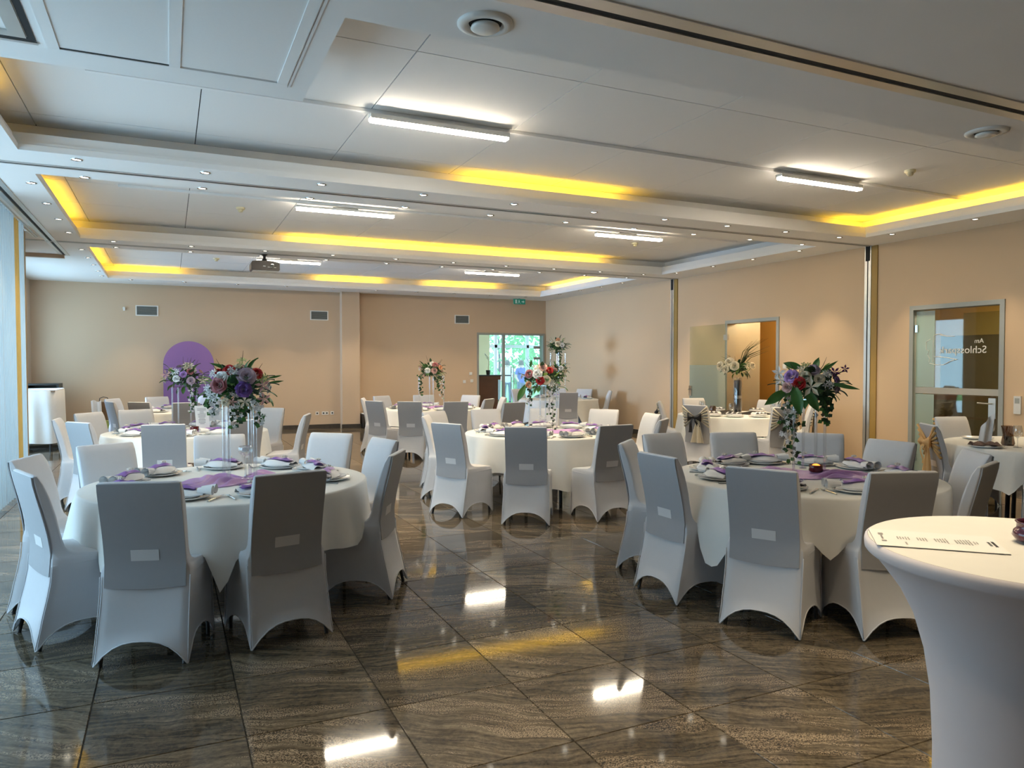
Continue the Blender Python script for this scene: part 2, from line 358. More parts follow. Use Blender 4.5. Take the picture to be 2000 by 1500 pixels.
# stepped lips round the coffers
def lip(pts,closed,name='lip'):
    prof=[(0,0),(.012,.075),(.032,.078),(.048,.155),(.075,.155),(.075,.05)]
    m=M(); n=len(pts); rings=[]
    for k in range(n):
        p=Vector(pts[k]); a=Vector(pts[k-1]) if (closed or k>0) else None; b=Vector(pts[(k+1)%n]) if (closed or k<n-1) else None
        d1=(p-a).normalized() if a is not None else None; d2=(b-p).normalized() if b is not None else None
        if d1 is None: d1=d2
        if d2 is None: d2=d1
        n1=Vector((d1.y,-d1.x)); n2=Vector((d2.y,-d2.x)); nn=(n1+n2); nn=nn/max(.3,nn.length_squared)*2
        rings.append([(p.x+nn.x*o,p.y+nn.y*o,S+h) for o,h in prof])
    v=[q for r in rings for q in r]; k5=len(prof); f=[]
    for k in range(n if closed else n-1):
        j=(k+1)%n
        for i in range(k5-1): f.append((k*k5+i,k*k5+i+1,j*k5+i+1,j*k5+i))
    m.add(v,f); return m.build(name,K['ceil'],ceiling)
# orientation: coffer interior on the left of the walking direction
lip([(.83,3.78),(X1,3.78),(X1,7.20),(X0,7.20),(X0,5.09),(.83,5.09)],True)
for a,b in cof[1:]: lip([(X0,a),(X1,a),(X1,b),(X0,b)],True)
# ceiling boards
xj=[X0-G]+[-1.01+1.2525*k for k in range(9)]+[X1+G]; xj=sorted(x for x in xj if x<=X1+G)
yj=[[3.78-G,4.67,5.90,7.14,7.5],[7.75,8.36,9.56,10.81,12.07,12.15],[12.40,13.38,14.62,15.87,17.1,17.35]]
for ys in yj:
    for a,b in zip(ys[:-1],ys[1:]):
        for p,q in zip(xj[:-1],xj[1:]):
            if q<.6 and b<4.9: continue
            g=.004
            M().box(p+g,q-g,a+g,b-g,P,P+.02).build('ceiling_panel',K['panel'],ceiling)
# access boards and partition parking on the near left block
fr=M()
for x in (-.56,.05,.66): fr.box(x-.03,x+.03,-.5,4.799,S-.012,S-.001)
fr.box(-.59,.69,4.80,4.86,S-.012,S-.001).box(.70,.715,-.5,4.87,S-.006,S-.001); fr.build('access_frame',K['ceil'],ceiling)
M().box(-.53,.02,-.5,4.785,S-.006,S-.001).build('access_panel',K['panel'],ceiling)
M().box(.08,.63,-.5,4.785,S-.006,S-.001).build('access_panel',K['panel'],ceiling)
M().box(-.53,.02,4.787,4.799,S-.0075,S-.0065).build('shadow_gap',K['dark'],ceiling)
def track(n,bs,alu):
    m=M()
    for b in bs: m.box(*b,S-.004,S+.001,0)
    for b in alu: m.box(*b,S-.009,S+.001,1)
    return struct(m.build('trim_%d'%n,[K['dark'],K['alu']]))
track(2,[(-2.5,XR,3.155,3.195)],[(-2.5,XR,3.06,3.15),(-2.5,XR,3.20,3.28)])
track(3,[(-2.4,XR,7.655,7.685)],[(-2.4,XR,7.63,7.653),(-2.4,XR,7.687,7.71)])
track(4,[(-2.4,XR,12.27,12.30)],[(-2.4,XR,12.245,12.268),(-2.4,XR,12.302,12.325)])
track(5,[(-1.515,-1.485,5.2,13.8)],[(-1.57,-1.52,5.2,13.8),(-1.48,-1.43,5.2,13.8)])
track(6,[(-.67,-.635,-.5,4.765),(-1.5,-.67,4.73,4.765)],[(-.75,-.675,-.5,4.725),(-1.5,-.75,4.655,4.725),(-1.5,-.63,4.77,4.80)])
track(7,[],[(-1.67,-1.655,4,11.95),(-1.63,-1.615,4,11.95)])
struct(M().box(XL-.15,-1.5,13.72,13.80,S-.06,S-.001).build('trim_8',K['wallleft']))
# vertical channels for the folding partitions on the right wall
def channel(n,y):
    m=M(); m.box(XR-.03,XR-.001,y,y+.045,0,S-.001,1).box(XR-.03,XR-.001,y+.065,y+.11,0,S-.001,1).box(XR-.012,XR-.001,y+.045,y+.065,0,S-.001,0)
    m.box(XR-.035,XR-.001,y+.02,y+.09,S-.22,S-.001,0).box(XR-.02,XR-.001,y-.10,y,0,S-.001,2)
    struct(m.build('trim_%d'%n,[K['dark'],K['alu'],K['brass']]))
channel(9,7.66); channel(10,12.36)

# ------------------------------------------------------------ lights of the room
ordn=['first','second','third','fourth','fifth','sixth','seventh','eighth','ninth','tenth']
LX=[-.70,.32,1.37,2.41,3.45,4.47,5.47,6.44,7.43,8.42]
def lamp(x,y,power=SPOT,tilt=None,size=75):
    l=bpy.data.lights.new('downlight_lamp','SPOT'); l.energy=power; l.color=(1,.80,.52); l.spot_size=rad(size); l.spot_blend=.7; l.shadow_soft_size=.04
    o=bpy.data.objects.new('downlight_lamp',l); C.objects.link(o); o.location=(x,y,S-.02)
    return o
dl=thing('downlight','recessed spotlight','spotlight')
M().lathe([(.048,.002),(.048,-.006),(.038,-.008),(.034,0)],18,cap0=False,cap1=False).build('ring',K['chrome'],dl,'all')
M().lathe([(.034,-.001),(.012,-.004)],18,cap0=False).build('bulb',K['spotglow'],dl)
rows=[('front ceiling beam, window-to-door row nearest the big coffer',[(x,7.34) for x in LX]),
 ('front ceiling beam, row behind its track',[(x,8.0) for x in LX]),
 ('rear ceiling beam, row before its track',[(x,11.97) for x in LX]),
 ('rear ceiling beam, row behind its track',[(x,12.55) for x in LX]),
 ('back soffit above the back wall',[(x,17.2) for x in LX]),
 ('curtain-side soffit of the middle coffer',[(-1.19,y) for y in (8.46,9.46,10.42,11.41)]),
 ('curtain-side soffit of the far coffer',[(-1.19,y) for y in (13.0,13.95,14.9,15.85,16.7)]),
 ('door-side soffit of the near coffer',[(8.86,y) for y in (6.86,5.73,4.6)]),
 ('door-side soffit of the middle coffer',[(8.86,y) for y in (8.47,9.47,10.46,11.5)]),
 ('door-side soffit of the far coffer',[(8.88,y) for y in (13.4,14.25,15.2,16.2)])]
rows.append(('added unseen row over the camera end of the hall',[(x,1.15) for x in LX]))  # out-of-view spotlights added to light the bar table from above
rows.append(('second added unseen row over the camera end of the hall',[(x,1.9) for x in LX[1:5]]))  # unseen row put in to brighten the red-candle table
first=True
for rn,pts in rows:
    for k,(x,y) in enumerate(pts):
        lab='recessed spotlight, %s in the %s'%(ordn[k],rn)
        if first: dl.location=(x,y,S); dl['label']=lab; dl['group']='recessed ceiling spotlights'; first=False
        else: dup(dl,(x,y,S),0,lab,'recessed ceiling spotlights')
        lamp(x,y,SPOT*(.2 if (x>8.8 and y>13) else 1.3 if (x>8.8 or y>17) else 1.3 if 1.5<y<2 else .75 if y<2 else 1))
# surface tracks with linear luminaires
def lum_track(y,x0,x1,where):
    t=M().box(x0,x1,y-.018,y+.018,P-.03,P-.001).box(x0,x1,y+.018,y+.045,P-.008,P-.001).build('lighting_track',K['ceil'])
    tag(t,'white lighting track across the %s coffer boards'%where,'track','ceiling lighting tracks')
lum_track(5.88,-.5,8.95,'near'); lum_track(9.52,-.5,8.55,'middle'); lum_track(14.6,-.5,8.5,'far')
def luminaire(x0,x1,y,label,louvre):
    t=thing('linear_luminaire',label,'ceiling light',((x0+x1)/2,y,P-.03),0,'linear ceiling luminaires'); h=(x1-x0)/2; yo=-.055
    M().box(-h,h,yo-.04,yo+.04,-.055,-.028).box(-.16,.16,yo+.03,.02,-.04,0).build('housing',K['white'],t)
    M().box(-h+.01,h-.01,yo-.036,yo+.036,-.085,-.0555).build('diffuser',K['tube'],t)
    M().box(.0,.12,yo+.03,.03,-.06,-.041).build('clip',K['frame'],t)
    if louvre:
        M().box(-h,h,yo-.0405,yo-.0365,-.066,-.0555).box(-h,h,yo+.0365,yo+.0405,-.066,-.0555).build('side_reflector',K['white'],t)
        m=M(); k=int((x1-x0)/.03)
        for i in range(k): m.box(-h+i*.03,-h+i*.03+.006,yo+.037,yo+.052,-.075,-.03)
        m.build('louvre',K['alu'],t)
luminaire(1.47,2.68,5.88,'lit linear luminaire in the near coffer above the centre aisle',True)
luminaire(5.8,7.0,5.88,'lit linear luminaire in the near coffer towards the door wall',True)
luminaire(1.46,2.72,9.57,'lit linear luminaire in the middle coffer, curtain side',False)
luminaire(5.83,7.03,9.57,'lit linear luminaire in the middle coffer, door side',False)
luminaire(1.51,2.69,14.6,'lit linear luminaire in the far coffer behind the projector',False)
luminaire(5.72,6.98,14.65,'lit linear luminaire in the far coffer, door side',False)
# amber tubes lying in the cove troughs
def cove(x0,x1,y0,y1,label):
    m=M(); L=math.hypot(x1-x0,y1-y0); n=max(1,int(L/1.25))
    m.cyl((x0,y0,S+.075),(x1,y1,S+.075),.016,8); o=m.build('cove_tube',K['cove']); tag(o,label,'cove light','amber cove tubes')
cove(2.9,4.85,7.36,7.36,'amber tube in the front beam cove, lit middle stretch')
cove(8.45,8.9,7.36,7.36,'amber tube at the corner of the near coffer by the door wall')
cove(8.93,8.93,3.9,7.2,'amber tube along the door-side cove of the near coffer')
cove(-1.26,-1.26,5.2,6.4,'amber tube in the curtain-side cove of the near coffer')
cove(-1.26,-1.26,9.6,11.9,'amber tube in the curtain-side cove of the middle coffer')
cove(1.75,7.5,12.01,12.01,'long amber tube in the far cove of the middle coffer')
cove(-1.26,-1.26,12.9,17.0,'amber tube in the curtain-side cove of the far coffer')
cove(-1.0,.2,17.21,17.21,'short amber tube in the back cove above the purple arch')
cove(3.15,4.6,17.21,17.21,'amber tube in the back cove above the column')
cove(5.8,7.55,17.21,17.21,'amber tube in the back cove above the wall grille')
cove(8.93,8.93,14.0,16.9,'amber tube in the door-side cove of the far coffer')
# ------------------------------------------------------------ ceiling fittings
def valve(x,y,label):
    t=thing('air_valve',label,'air vent',(x,y,S),0,'round ceiling air valves')
    M().lathe([(.145,0),(.145,-.008),(.125,-.018),(.10,-.02),(.088,-.004),(.085,.0)],36,cap0=False,cap1=False).build('ring',K['white'],t,'all')
    M().lathe([(.0905,-.001),(.001,-.0012)],36,cap0=False).build('throat',K['dark'],t)
    M().lathe([(.02,-.002),(.02,-.012),(.072,-.014),(.076,-.026),(.06,-.036),(.001,-.040)],36,cap1=False).build('disc',K['white'],t,'all')
valve(1.50,3.54,'round white air valve beside the black track, nearest the camera'); valve(5.62,3.56,'round white air valve near the door wall')
for x,y,l in ((.87,10.25,'smoke detector in the middle coffer, curtain side'),(7.11,5.3,'smoke detector in the near coffer'),(.85,15.3,'smoke detector in the far coffer'),(7.14,10.4,'smoke detector in the middle coffer, under its door-side luminaire')):
    t=thing('smoke_detector',l,'smoke detector',(x,y,P),0,'ceiling smoke detectors')
    M().lathe([(.055,0),(.055,-.02),(.045,-.03)],20).build('base',K['oldwhite'],t,True); M().lathe([(.03,-.03),(.034,-.045),(.022,-.06)],16).build('sensor_head',K['oldwhite'],t,True)
t=thing('projector','dark ceiling projector hanging before the far coffer light','projector',(1.40,12.34,S),0)
m=M().lathe([(.05,-.001),(.05,-.012),(.02,-.03),(.02,-.07),(.05,-.10),(.06,-.12)],16); m.build('mount',K['projector'],t,True)
m=M(); prof=[(-.215,-.17),(-.20,-.135),(-.10,-.12),(.10,-.12),(.20,-.14),(.215,-.17),(.215,-.26),(.19,-.275),(-.19,-.275),(-.215,-.26)]
m.add([(x,-.15,z) for x,z in prof]+[(x,.15,z) for x,z in prof],[tuple(range(9,-1,-1)),tuple(range(10,20))]+[(i,(i+1)%10,10+(i+1)%10,10+i) for i in range(10)]); m.build('case',K['projector'],t)
M().lathe([(.04,0),(.04,.02),(.03,.022)],16).xf(Matrix.Translation((.1,-.15,-.2))@Matrix.Rotation(rad(90),4,'X')).build('lens',K['crystal'],t)
M().box(-.19,.19,-.14,.14,-.288,-.276).build('base_plate',K['white'],t)
M().box(-.04,.0,-.152,-.15,-.215,-.20).box(.03,.1,-.152,-.15,-.225,-.215).box(.12,.16,-.152,-.15,-.228,-.218).build('socket_plate',K['white'],t)
t=thing('exit_sign','green exit sign hanging over the back glass door','sign',(8.50,17.75,S),0)
M().box(-.17,.17,-.02,.02,-.15,-.012).build('panel',K['signgreen'],t); M().box(-.02,.02,-.008,.008,-.012,-.0005).build('hanger',K['frame'],t)
m=M(); y=-.0215
m.add([(-.13,y,-.13),(-.075,y,-.13),(-.075,y,-.03),(-.13,y,-.03)],[(0,1,2,3)])
m.add([(-.03,y,-.035),(-.005,y,-.035),(-.005,y,-.055),(-.03,y,-.055)],[(0,1,2,3)])
m.add([(-.04,y,-.06),(.005,y,-.06),(.0,y,-.095),(-.03,y,-.095)],[(0,1,2,3)]); m.add([(-.03,y,-.095),(-.012,y,-.095),(-.045,y,-.13),(-.06,y,-.13)],[(0,1,2,3)]); m.add([(-.015,y,-.095),(0,y,-.095),(.025,y,-.13),(.01,y,-.13)],[(0,1,2,3)])
m.add([(.06,y,-.095),(.06,y,-.07),(.10,y,-.07),(.10,y,-.045),(.145,y,-.082),(.10,y,-.12),(.10,y,-.095)],[(0,1,2,3,4,5,6)])
m.build('pictogram',K['signwhite'],t)
# ------------------------------------------------------------ wall fittings
def grille(x0,x1,label):
    t=thing('wall_grille',label,'vent',((x0+x1)/2,YB,2.735),0,'back wall grilles'); w=(x1-x0)/2; h=.115
    M().box(-w,w,-.018,-.001,-h,-h+.022).box(-w,w,-.018,-.001,h-.022,h).box(-w,-w+.025,-.018,-.001,-h+.022,h-.022).box(w-.025,w,-.018,-.001,-h+.022,h-.022).build('frame',K['white'],t)
    M().box(-w+.025,w-.025,-.004,-.001,-h+.022,h-.022).build('backing',K['dark'],t)
    me=M().add([(-w+.025,-.006,-.006),(w-.025,-.006,-.006),(w-.025,-.016,.004),(-w+.025,-.016,.004),(-w+.025,-.005,-.005),(w-.025,-.005,-.005),(w-.025,-.015,.005),(-w+.025,-.015,.005)],[(0,1,2,3),(7,6,5,4),(0,3,7,4),(1,5,6,2),(3,2,6,7),(0,4,5,1)]).mesh('slat',K['frame'])
    for k in range(11): obj('slat',me,t,(0,0,-h+.034+k*.0162))
grille(-.65,-.20,'black louvred grille in a white frame above the purple arch'); grille(3.09,3.52,'black louvred grille in a white frame beside the wall column'); grille(6.79,7.20,'black louvred grille in a white frame near the back glass door')
t=thing('motion_sensor','small white motion sensor beside the grille over the arch','sensor',(-.87,YB,2.78)); M().lathe([(.03,0),(.028,.03),(.02,.05)],12).xf(Matrix.Rotation(rad(90),4,'X')).build('body',K['white'],t,True); M().box(-.02,.02,-.06,-.03,-.06,-.01).build('eye',K['white'],t)
def plate(x,z,label,cat='socket',wall='b',gang=1,dark=True):
    nm={'socket':'wall_socket','switch':'light_switch'}[cat]
    loc=(x,YB-.001,z) if wall=='b' else (XR-.001,x,z); rz=0 if wall=='b' else rad(90)
    t=thing(nm,label,cat,loc,rz if wall=='b' else rad(-90),'wall sockets and switches')
    M().box(-.04*gang,.04*gang,-.01,0,-.04,.04).build('plate',K['white'],t)
    for g in range(gang):
        cx=-.04*gang+.04+.08*g
        if cat=='socket': M().lathe([(.02,.0),(.018,.0008)],12).xf(Matrix.Translation((cx,-.0102,0))@Matrix.Rotation(rad(90),4,'X')).build('outlet',K['leg'],t)
        else: M().box(cx-.026,cx+.026,-.014,-.0101,-.026,.026).build('rocker',K['white'],t)
plate(3.24,.37,'white single wall socket, farthest of three from the column'); plate(3.43,.37,'white double wall socket between two single ones',gang=2); plate(3.60,.37,'white single wall socket closest to the column')
plate(7.24,1.31,'upper white switch beside the back glass door','switch'); plate(7.06,1.10,'lower white switch, farther from the back glass door','switch'); plate(7.27,1.12,'lower white switch close to the back glass door','switch')
plate(9.35,1.52,'upper white switch beside the open ochre doorway','switch','r'); plate(9.35,1.15,'lower white switch beside the open ochre doorway','switch','r')
t=thing('thermostat','white wall thermostat beside the closed glass door','thermostat',(XR-.001,5.56,1.05),rad(-90))
M().box(-.042,.042,-.02,0,-.11,.11).build('case',K['white'],t); M().box(-.028,.028,-.0215,-.0201,.02,.085).build('display',K['frame'],t)
# purple arch
t=M(); pts=[(-.515,0),(.515,0)]+[(.515*math.cos(a),1.55+.515*math.sin(a)) for a in [PI*k/24 for k in range(25)]]
n=len(pts); t.add([(x,-.04,z) for x,z in pts]+[(x,.04,z) for x,z in pts],[tuple(range(n)),tuple(range(2*n-1,n-1,-1))]+[(i,n+i,n+(i+1)%n,(i+1)%n) for i in range(n)])
o=t.build('arch_backdrop',K['arch'],None,True); o.location=(.40,17.75,0); tag(o,'tall plain purple round-topped arch backdrop against the back wall','backdrop')
# left back corner
def drape(name,x0,x1,y0,y1,z0,z1,top):
    pass
t=thing('buffet_table','tall table under a white cloth by the curtains','table',(-2.22,15.9,0))
M().box(-.38,.38,-.72,.72,1.06,1.09).build('tabletop',K['wood'],t)
for sx in (-1,1):
    for sy in (-1,1): M().cyl((sx*.3,sy*.6,0),(sx*.3,sy*.6,1.06),.025).build('leg',K['leg'],t)
def rectcloth(hx,hy,zt,zb,seed):
    m=M(); N=96; r=random.Random(seed); ph=[r.random()*6 for _ in range(3)]
    per=[]
    for i in range(N):
        a=2*PI*i/N; c,s=math.cos(a),math.sin(a); k=(abs(c)**8+abs(s)**8)**(-1/8); per.append((hx*c*k,hy*s*k,a))
    rows=[[(x*.97,y*.97,zt) for x,y,a in per],[(x*1.0,y*1.0,zt-.012) for x,y,a in per]]
    for q in (.3,.6,1):
        rows.append([(x*(1+.05*q*math.cos(9*a+ph[0])*.6)+.02*q*math.copysign(1,x),y*(1+.03*q*math.cos(11*a+ph[1])),zt+(zb-zt)*q+.01*q*math.cos(5*a+ph[2])) for x,y,a in per])
    v=[p for R_ in rows for p in R_]; f=[tuple(range(N))]
    for k in range(len(rows)-1):
        for i in range(N): j=(i+1)%N; f.append((k*N+i,k*N+j,(k+1)*N+j,(k+1)*N+i))
    return m.add(v,f)
o=rectcloth(.40,.74,1.096,.16,3).build('buffet_cloth',K['cloth'],None,'all'); o.location=(-2.22,15.9,0); tag(o,'white cloth draped over the tall table by the curtains','tablecloth')
t=thing('crate_shelf','black slatted shelf unit behind the white buffet cloth','shelf',(-2.28,17.35,0))
for sx in (-1,1): M().box(sx*.27-.02,sx*.27+.02,-.3,.3,0,1.14).build('side_panel',K['leg'],t)
M().box(-.29,.29,-.3,.3,1.14,1.17).build('top_board',K['leg'],t); M().box(-.25,.25,.26,.3,.02,1.139).build('back_board',K['brown'],t)
for z in (.1,.35,.62,.76,.90,1.03): M().box(-.249,.249,-.3,.2,z,z+.03).build('slat',K['leg'],t)
def pouf():
    t=thing('lime_box','lime green fabric box on the floor under the brown bag','box',(-1.18,16.5,0))
    M().lathe([(.26,.0),(.27,.03),(.27,.42),(.25,.44),(.001,.44)],4,cap1=False).xf(Matrix.Rotation(rad(45),4,'Z')).build('body',K['lime'],t); M().box(-.195,.195,-.195,.195,.4405,.455).build('lid',K['lime'],t)
pouf()
t=thing('shoulder_bag','brown leather bag standing on the lime green box','bag',(-1.16,16.5,.456))
M().add([(-.16,-.08,0),(.16,-.08,0),(.16,.08,0),(-.16,.08,0),(-.11,-.03,.36),(.13,-.03,.36),(.13,.03,.36),(-.11,.03,.36)],[(3,2,1,0),(0,1,5,4),(1,2,6,5),(2,3,7,6),(3,0,4,7),(4,5,6,7)]).build('body',K['leather'],t)
M().tube([(-.09,0,.355),(-.08,0,.43),(-.02,0,.455),(.05,0,.44),(.09,0,.355)],.008,6).build('handle',K['leg'],t)
o=M().grid(lambda u,v:(-1.36+.17*u-.02*v,16.36-.03*math.sin(u*9),.42+.42*v+.02*math.sin(u*7)),8,6).grid(lambda u,v:(-1.36+.17*u-.02*v,16.42-.03*math.sin(u*9),.42+.42*v+.02*math.sin(u*7)),8,6).build('white_shawl',K['napkin'],None,'all'); tag(o,'white cloth hanging beside the brown bag','cloth')
t=thing('red_bag','red cloth bag on the floor behind the menu-card table','bag',(-1.40,13.9,0)); M().lathe([(.12,0),(.15,.08),(.13,.24),(.07,.33),(.04,.345)],14).build('body',K['redbag'],t,True); M().tube([(-.04,0,.34),(-.03,0,.42),(.03,0,.42),(.04,0,.34)],.01,6).build('handle',K['redbag'],t)
t=thing('subwoofer','black loudspeaker box on the floor beside the wall column','loudspeaker',(4.42,17.85,0)); M().box(-.15,.15,-.18,.18,.01,.34).build('cabinet',K['leg'],t); M().lathe([(.11,0),(.105,.01),(.04,.004)],20).xf(Matrix.Translation((0,-.1805,.17))@Matrix.Rotation(rad(90),4,'X')).build('cone',K['projector'],t); M().box(-.15,.15,-.18,.18,.3405,.355).build('lid',K['white'],t)
# curtains
def curtain(pts,mat,label,name,amp=.035,wl=.12,group=None,z1=S-.012):
    m=M(); P0=[Vector(p) for p in pts]; segs=[];L=0
    for a,b in zip(P0[:-1],P0[1:]): segs.append((L,a,b)); L+=(b-a).length
    nu=max(16,int(L/.018))
    def fn(u,v):
        s=u*L
        for (l0,a,b) in segs:
            if s<=l0+(b-a).length+1e-6: break
        d=(b-a).normalized(); p=a+d*(s-l0); nn=Vector((-d.y,d.x)); w=amp*(1-.35*v)*math.sin(2*PI*s/wl+.7*math.sin(s*3.1))
        return (p.x+nn.x*w,p.y+nn.y*w,.015+(z1-.015)*v)
    m.grid(fn,nu,8); o=m.build(name,mat,None,'all'); tag(o,label,'curtain',group); return o
curtain([(-1.65,9.0),(-1.65,10.36)],K['sheer'],'white sheer curtain before the window, nearest the camera','sheer_curtain',group='window curtains')
curtain([(-1.66,10.40),(-1.66,10.68)],K['gold'],'narrow gold curtain between the two white sheers','gold_curtain',wl=.1,group='window curtains')
curtain([(-1.65,10.72),(-1.65,11.02)],K['sheer'],'white sheer curtain between the gold and tan curtains','sheer_curtain',group='window curtains')
curtain([(-1.66,11.05),(-1.70,11.5),(-1.80,11.85),(-2.10,13.6)],K['tan'],'heavy tan curtain beside the wall pier','tan_curtain',.012,.16,group='window curtains')

# ------------------------------------------------------------ doors
def frame_y(n,y0,y1,h,x,d=.05):      # frame of an opening in the right wall
    m=M().box(x-.02,x+.2,y0-.06,y0,0,h+.06).box(x-.02,x+.2,y1,y1+.06,0,h+.06).box(x-.02,x+.2,y0,y1,h,h+.06); return struct(m.build('door_%d'%n,K['frame']))
d1=frame_y(1,5.79,6.97,2.31,XR)
gx=XR+.03
M().box(gx,gx+.01,5.80,6.96,.01,2.30).build('glass_leaf',K['glassdoor'],d1)
M().box(gx-.003,gx-.0005,5.80,6.96,1.15,1.235).build('etched_band',K['etch'],d1)
h=M().box(gx-.02,gx-.0035,5.84,5.93,.86,1.12).tube([(gx-.02,5.885,1.05),(gx-.065,5.885,1.05),(gx-.07,5.90,1.05),(gx-.07,6.04,1.055)],.009,8); h.build('door_handle',K['alu'],d1)
for z in (.25,2.05): M().box(gx-.03,gx-.0035,6.92,7.01,z-.05,z+.05).build('hinge',K['chrome'],d1)
M().box(gx-.0055,gx-.0035,6.68,6.955,.02,1.14).build('frosted_strip',K['frost'],d1); M().box(gx-.0055,gx-.0035,6.68,6.955,1.24,2.29).build('frosted_strip',K['frost'],d1)
def text(s,size,x,y,z,parent,mat,name='lettering'):
    cu=bpy.data.curves.new(name,'FONT'); cu.body=s; cu.size=size; cu.extrude=.0005; cu.resolution_u=3
    o=bpy.data.objects.new(name,cu); C.objects.link(o)
    dg=bpy.context.evaluated_depsgraph_get(); me=bpy.data.meshes.new_from_object(o.evaluated_get(dg)); bpy.data.objects.remove(o); me.materials.clear(); me.materials.append(mat)
    # reads from the corridor side: text runs along +Y, up +Z
    me.transform(Matrix(((0,0,1,x),(1,0,0,y),(0,1,0,z),(0,0,0,1)))); return obj(name,me,parent)
text('Schlosspark',.135,gx-.006,5.97,1.70,d1,K['letter']); text('Am',.085,gx-.006,6.01,1.83,d1,K['letter'])
lg=M(); X=gx-.006
def stroke(pts,r=.0055): lg.tube([(X,p,q) for p,q in pts],r,4)
stroke([(6.70,1.58),(6.70,1.88),(6.695,1.94),(6.66,1.96),(6.60,1.965),(6.56,1.945)]); stroke([(6.60,1.95),(6.5,1.93),(6.40,1.925)],.0045); stroke([(6.74,1.90),(6.80,1.86),(6.80,1.76),(6.76,1.74),(6.78,1.68),(6.745,1.63),(6.755,1.585)])
stroke([(6.70,1.655),(6.60,1.655),(6.48,1.64),(6.36,1.615),(6.44,1.60),(6.55,1.545),(6.66,1.545),(6.75,1.57)],.0045); lg.build('logo_outline',K['letter'],d1)
# corridor behind the closed glass door
struct(M().box(12.4,12.5,4.2,8.6,0,2.9).build('wall_corridor',K['brown'])); cor=bpy.data.objects['wall_corridor']
M().box(12.37,12.399,4.2,8.6,2.05,2.9).build('ochre_band',K['ochre'],cor); M().box(XR+.18,12.4,4.1,4.2,0,2.9).build('side_wall',K['ochre'],cor); M().box(XR+.18,12.4,8.6,8.7,0,2.9).build('side_wall',K['ochre'],cor)
M().box(XR+.18,12.5,4.1,8.7,2.9,2.95).build('corridor_ceiling',K['ceil'],cor)
l=bpy.data.lights.new('corridor_fill','AREA'); l.energy=60; l.color=(1,.85,.62); l.size=.6; o=bpy.data.objects.new('corridor_fill',l); C.objects.link(o); o.location=(10.8,6.2,2.88)  # unseen area lamp added to brighten the corridor behind the glass
t=thing('inner_glass_door','second glass door with two steel bars behind the closed glass door','door',(11.2,6.9,0))
M().box(0,.012,-1.2,.5,.02,2.35).build('glass_leaf',K['glassdoor'],t); M().box(-.02,.03,-.36,-.34,0,2.4).build('frame',K['leg'],t)
for y in (-.5,-.62): M().cyl((-.05,y,.7),(-.05,y,1.55),.018).build('bar_handle',K['alu'],t)
t=thing('corridor_cabinet','brown wooden cabinet seen dimly through the closed glass door','cabinet',(12.05,7.9,0)); M().box(-.3,.3,-.6,.6,.05,1.0).build('body',K['cabwood'],t)
for z in (.1,.4,.7): M().box(-.315,-.301,-.57,.57,z,z+.26).build('drawer',K['brown'],t)
M().box(-.32,.32,-.62,.62,1.0,1.04).build('top_board',K['cabwood'],t)
# open doorway with ochre room
d2=frame_y(2,9.54,10.76,2.31,XR)
struct(M().box(11.2,11.3,9.0,13.5,0,2.9).build('wall_ochre_room',K['ochre'])); oc=bpy.data.objects['wall_ochre_room']
M().box(XR+.18,11.3,8.9,9.0,0,2.9).build('side_wall',K['ochre'],oc); M().box(XR+.18,11.3,13.5,13.6,0,2.9).build('side_wall',K['ochre'],oc); M().box(XR+.18,11.3,8.9,13.6,2.9,2.95).build('room_ceiling',K['ceil'],oc)
M().box(XR+.20,10.4,10.90,10.95,0,2.6).build('partition',K['frame'],oc)
l=bpy.data.lights.new('ochre_room_lamp','POINT'); l.energy=45; l.color=(1,.78,.45); l.shadow_soft_size=.12; o=bpy.data.objects.new('ochre_room_lamp',l); C.objects.link(o); o.location=(10.6,9.9,2.6)
t=thing('open_glass_door','frosted glass door leaf swung open flat beside the ochre doorway','door',(9.3,10.62,0),rad(-6))
M().box(-.006,.006,0,1.18,.02,1.54).build('frosted_leaf',K['frost'],t); M().box(-.006,.006,0,1.18,1.541,2.30).build('clear_leaf',K['clearleaf'],t)
M().box(-.03,-.007,1.08,1.17,.93,1.13).tube([(-.03,1.12,1.06),(-.07,1.12,1.06),(-.075,.98,1.06)],.009,8).build('door_handle',K['chrome'],t)
for z in (.25,2.05): M().box(-.02,.02,-.08,.04,z-.05,z+.05).build('hinge',K['frame'],t)
# back glass door and what lies behind
m=M().box(7.42,7.47,YB-.02,YB+.2,0,2.40).box(9.39,9.44,YB-.02,YB+.2,0,2.40).box(7.47,9.39,YB-.02,YB+.2,2.35,2.40).box(8.19,8.25,YB+.02,YB+.12,0,2.35)
d3=struct(m.build('door_3',K['frame'])); 
M().box(8.25,9.22,YB+.06,YB+.072,.02,2.34).build('glass_leaf',K['glass'],d3); M().box(9.235,9.39,YB+.06,YB+.072,.02,2.34).build('side_light',K['glass'],d3)
for z in (.3,1.72,2.02): M().box(9.13,9.33,YB+.03,YB+.059,z-.035,z+.035).build('hinge',K['frame'],d3)
for x in (8.42,8.50): M().cyl((x,YB+.0,.55),(x,YB+.0,1.5),.012).build('bar_handle',K['frame'],d3)
struct(M().box(6.9,7.0,YB+.2,23,0,3.0).build('wall_vestibule',K['yellow'])); ve=bpy.data.objects['wall_vestibule']
M().box(6.9,13.2,YB+.2,22.9,2.75,2.85).build('vestibule_ceiling',K['ceil'],ve)
m=M()
for x in (7.0,9.3,10.0,11.2,12.6): m.box(x,x+.09,22.8,22.9,0,2.75)
m.box(7.0,13.2,22.8,22.9,2.66,2.75).box(7.0,13.2,22.8,22.9,2.12,2.22); m.build('entrance_frame',K['white'],ve)
M().box(8.6,9.72,22.6,22.79,0,2.75).build('yellow_pier',K['yellow'],ve)
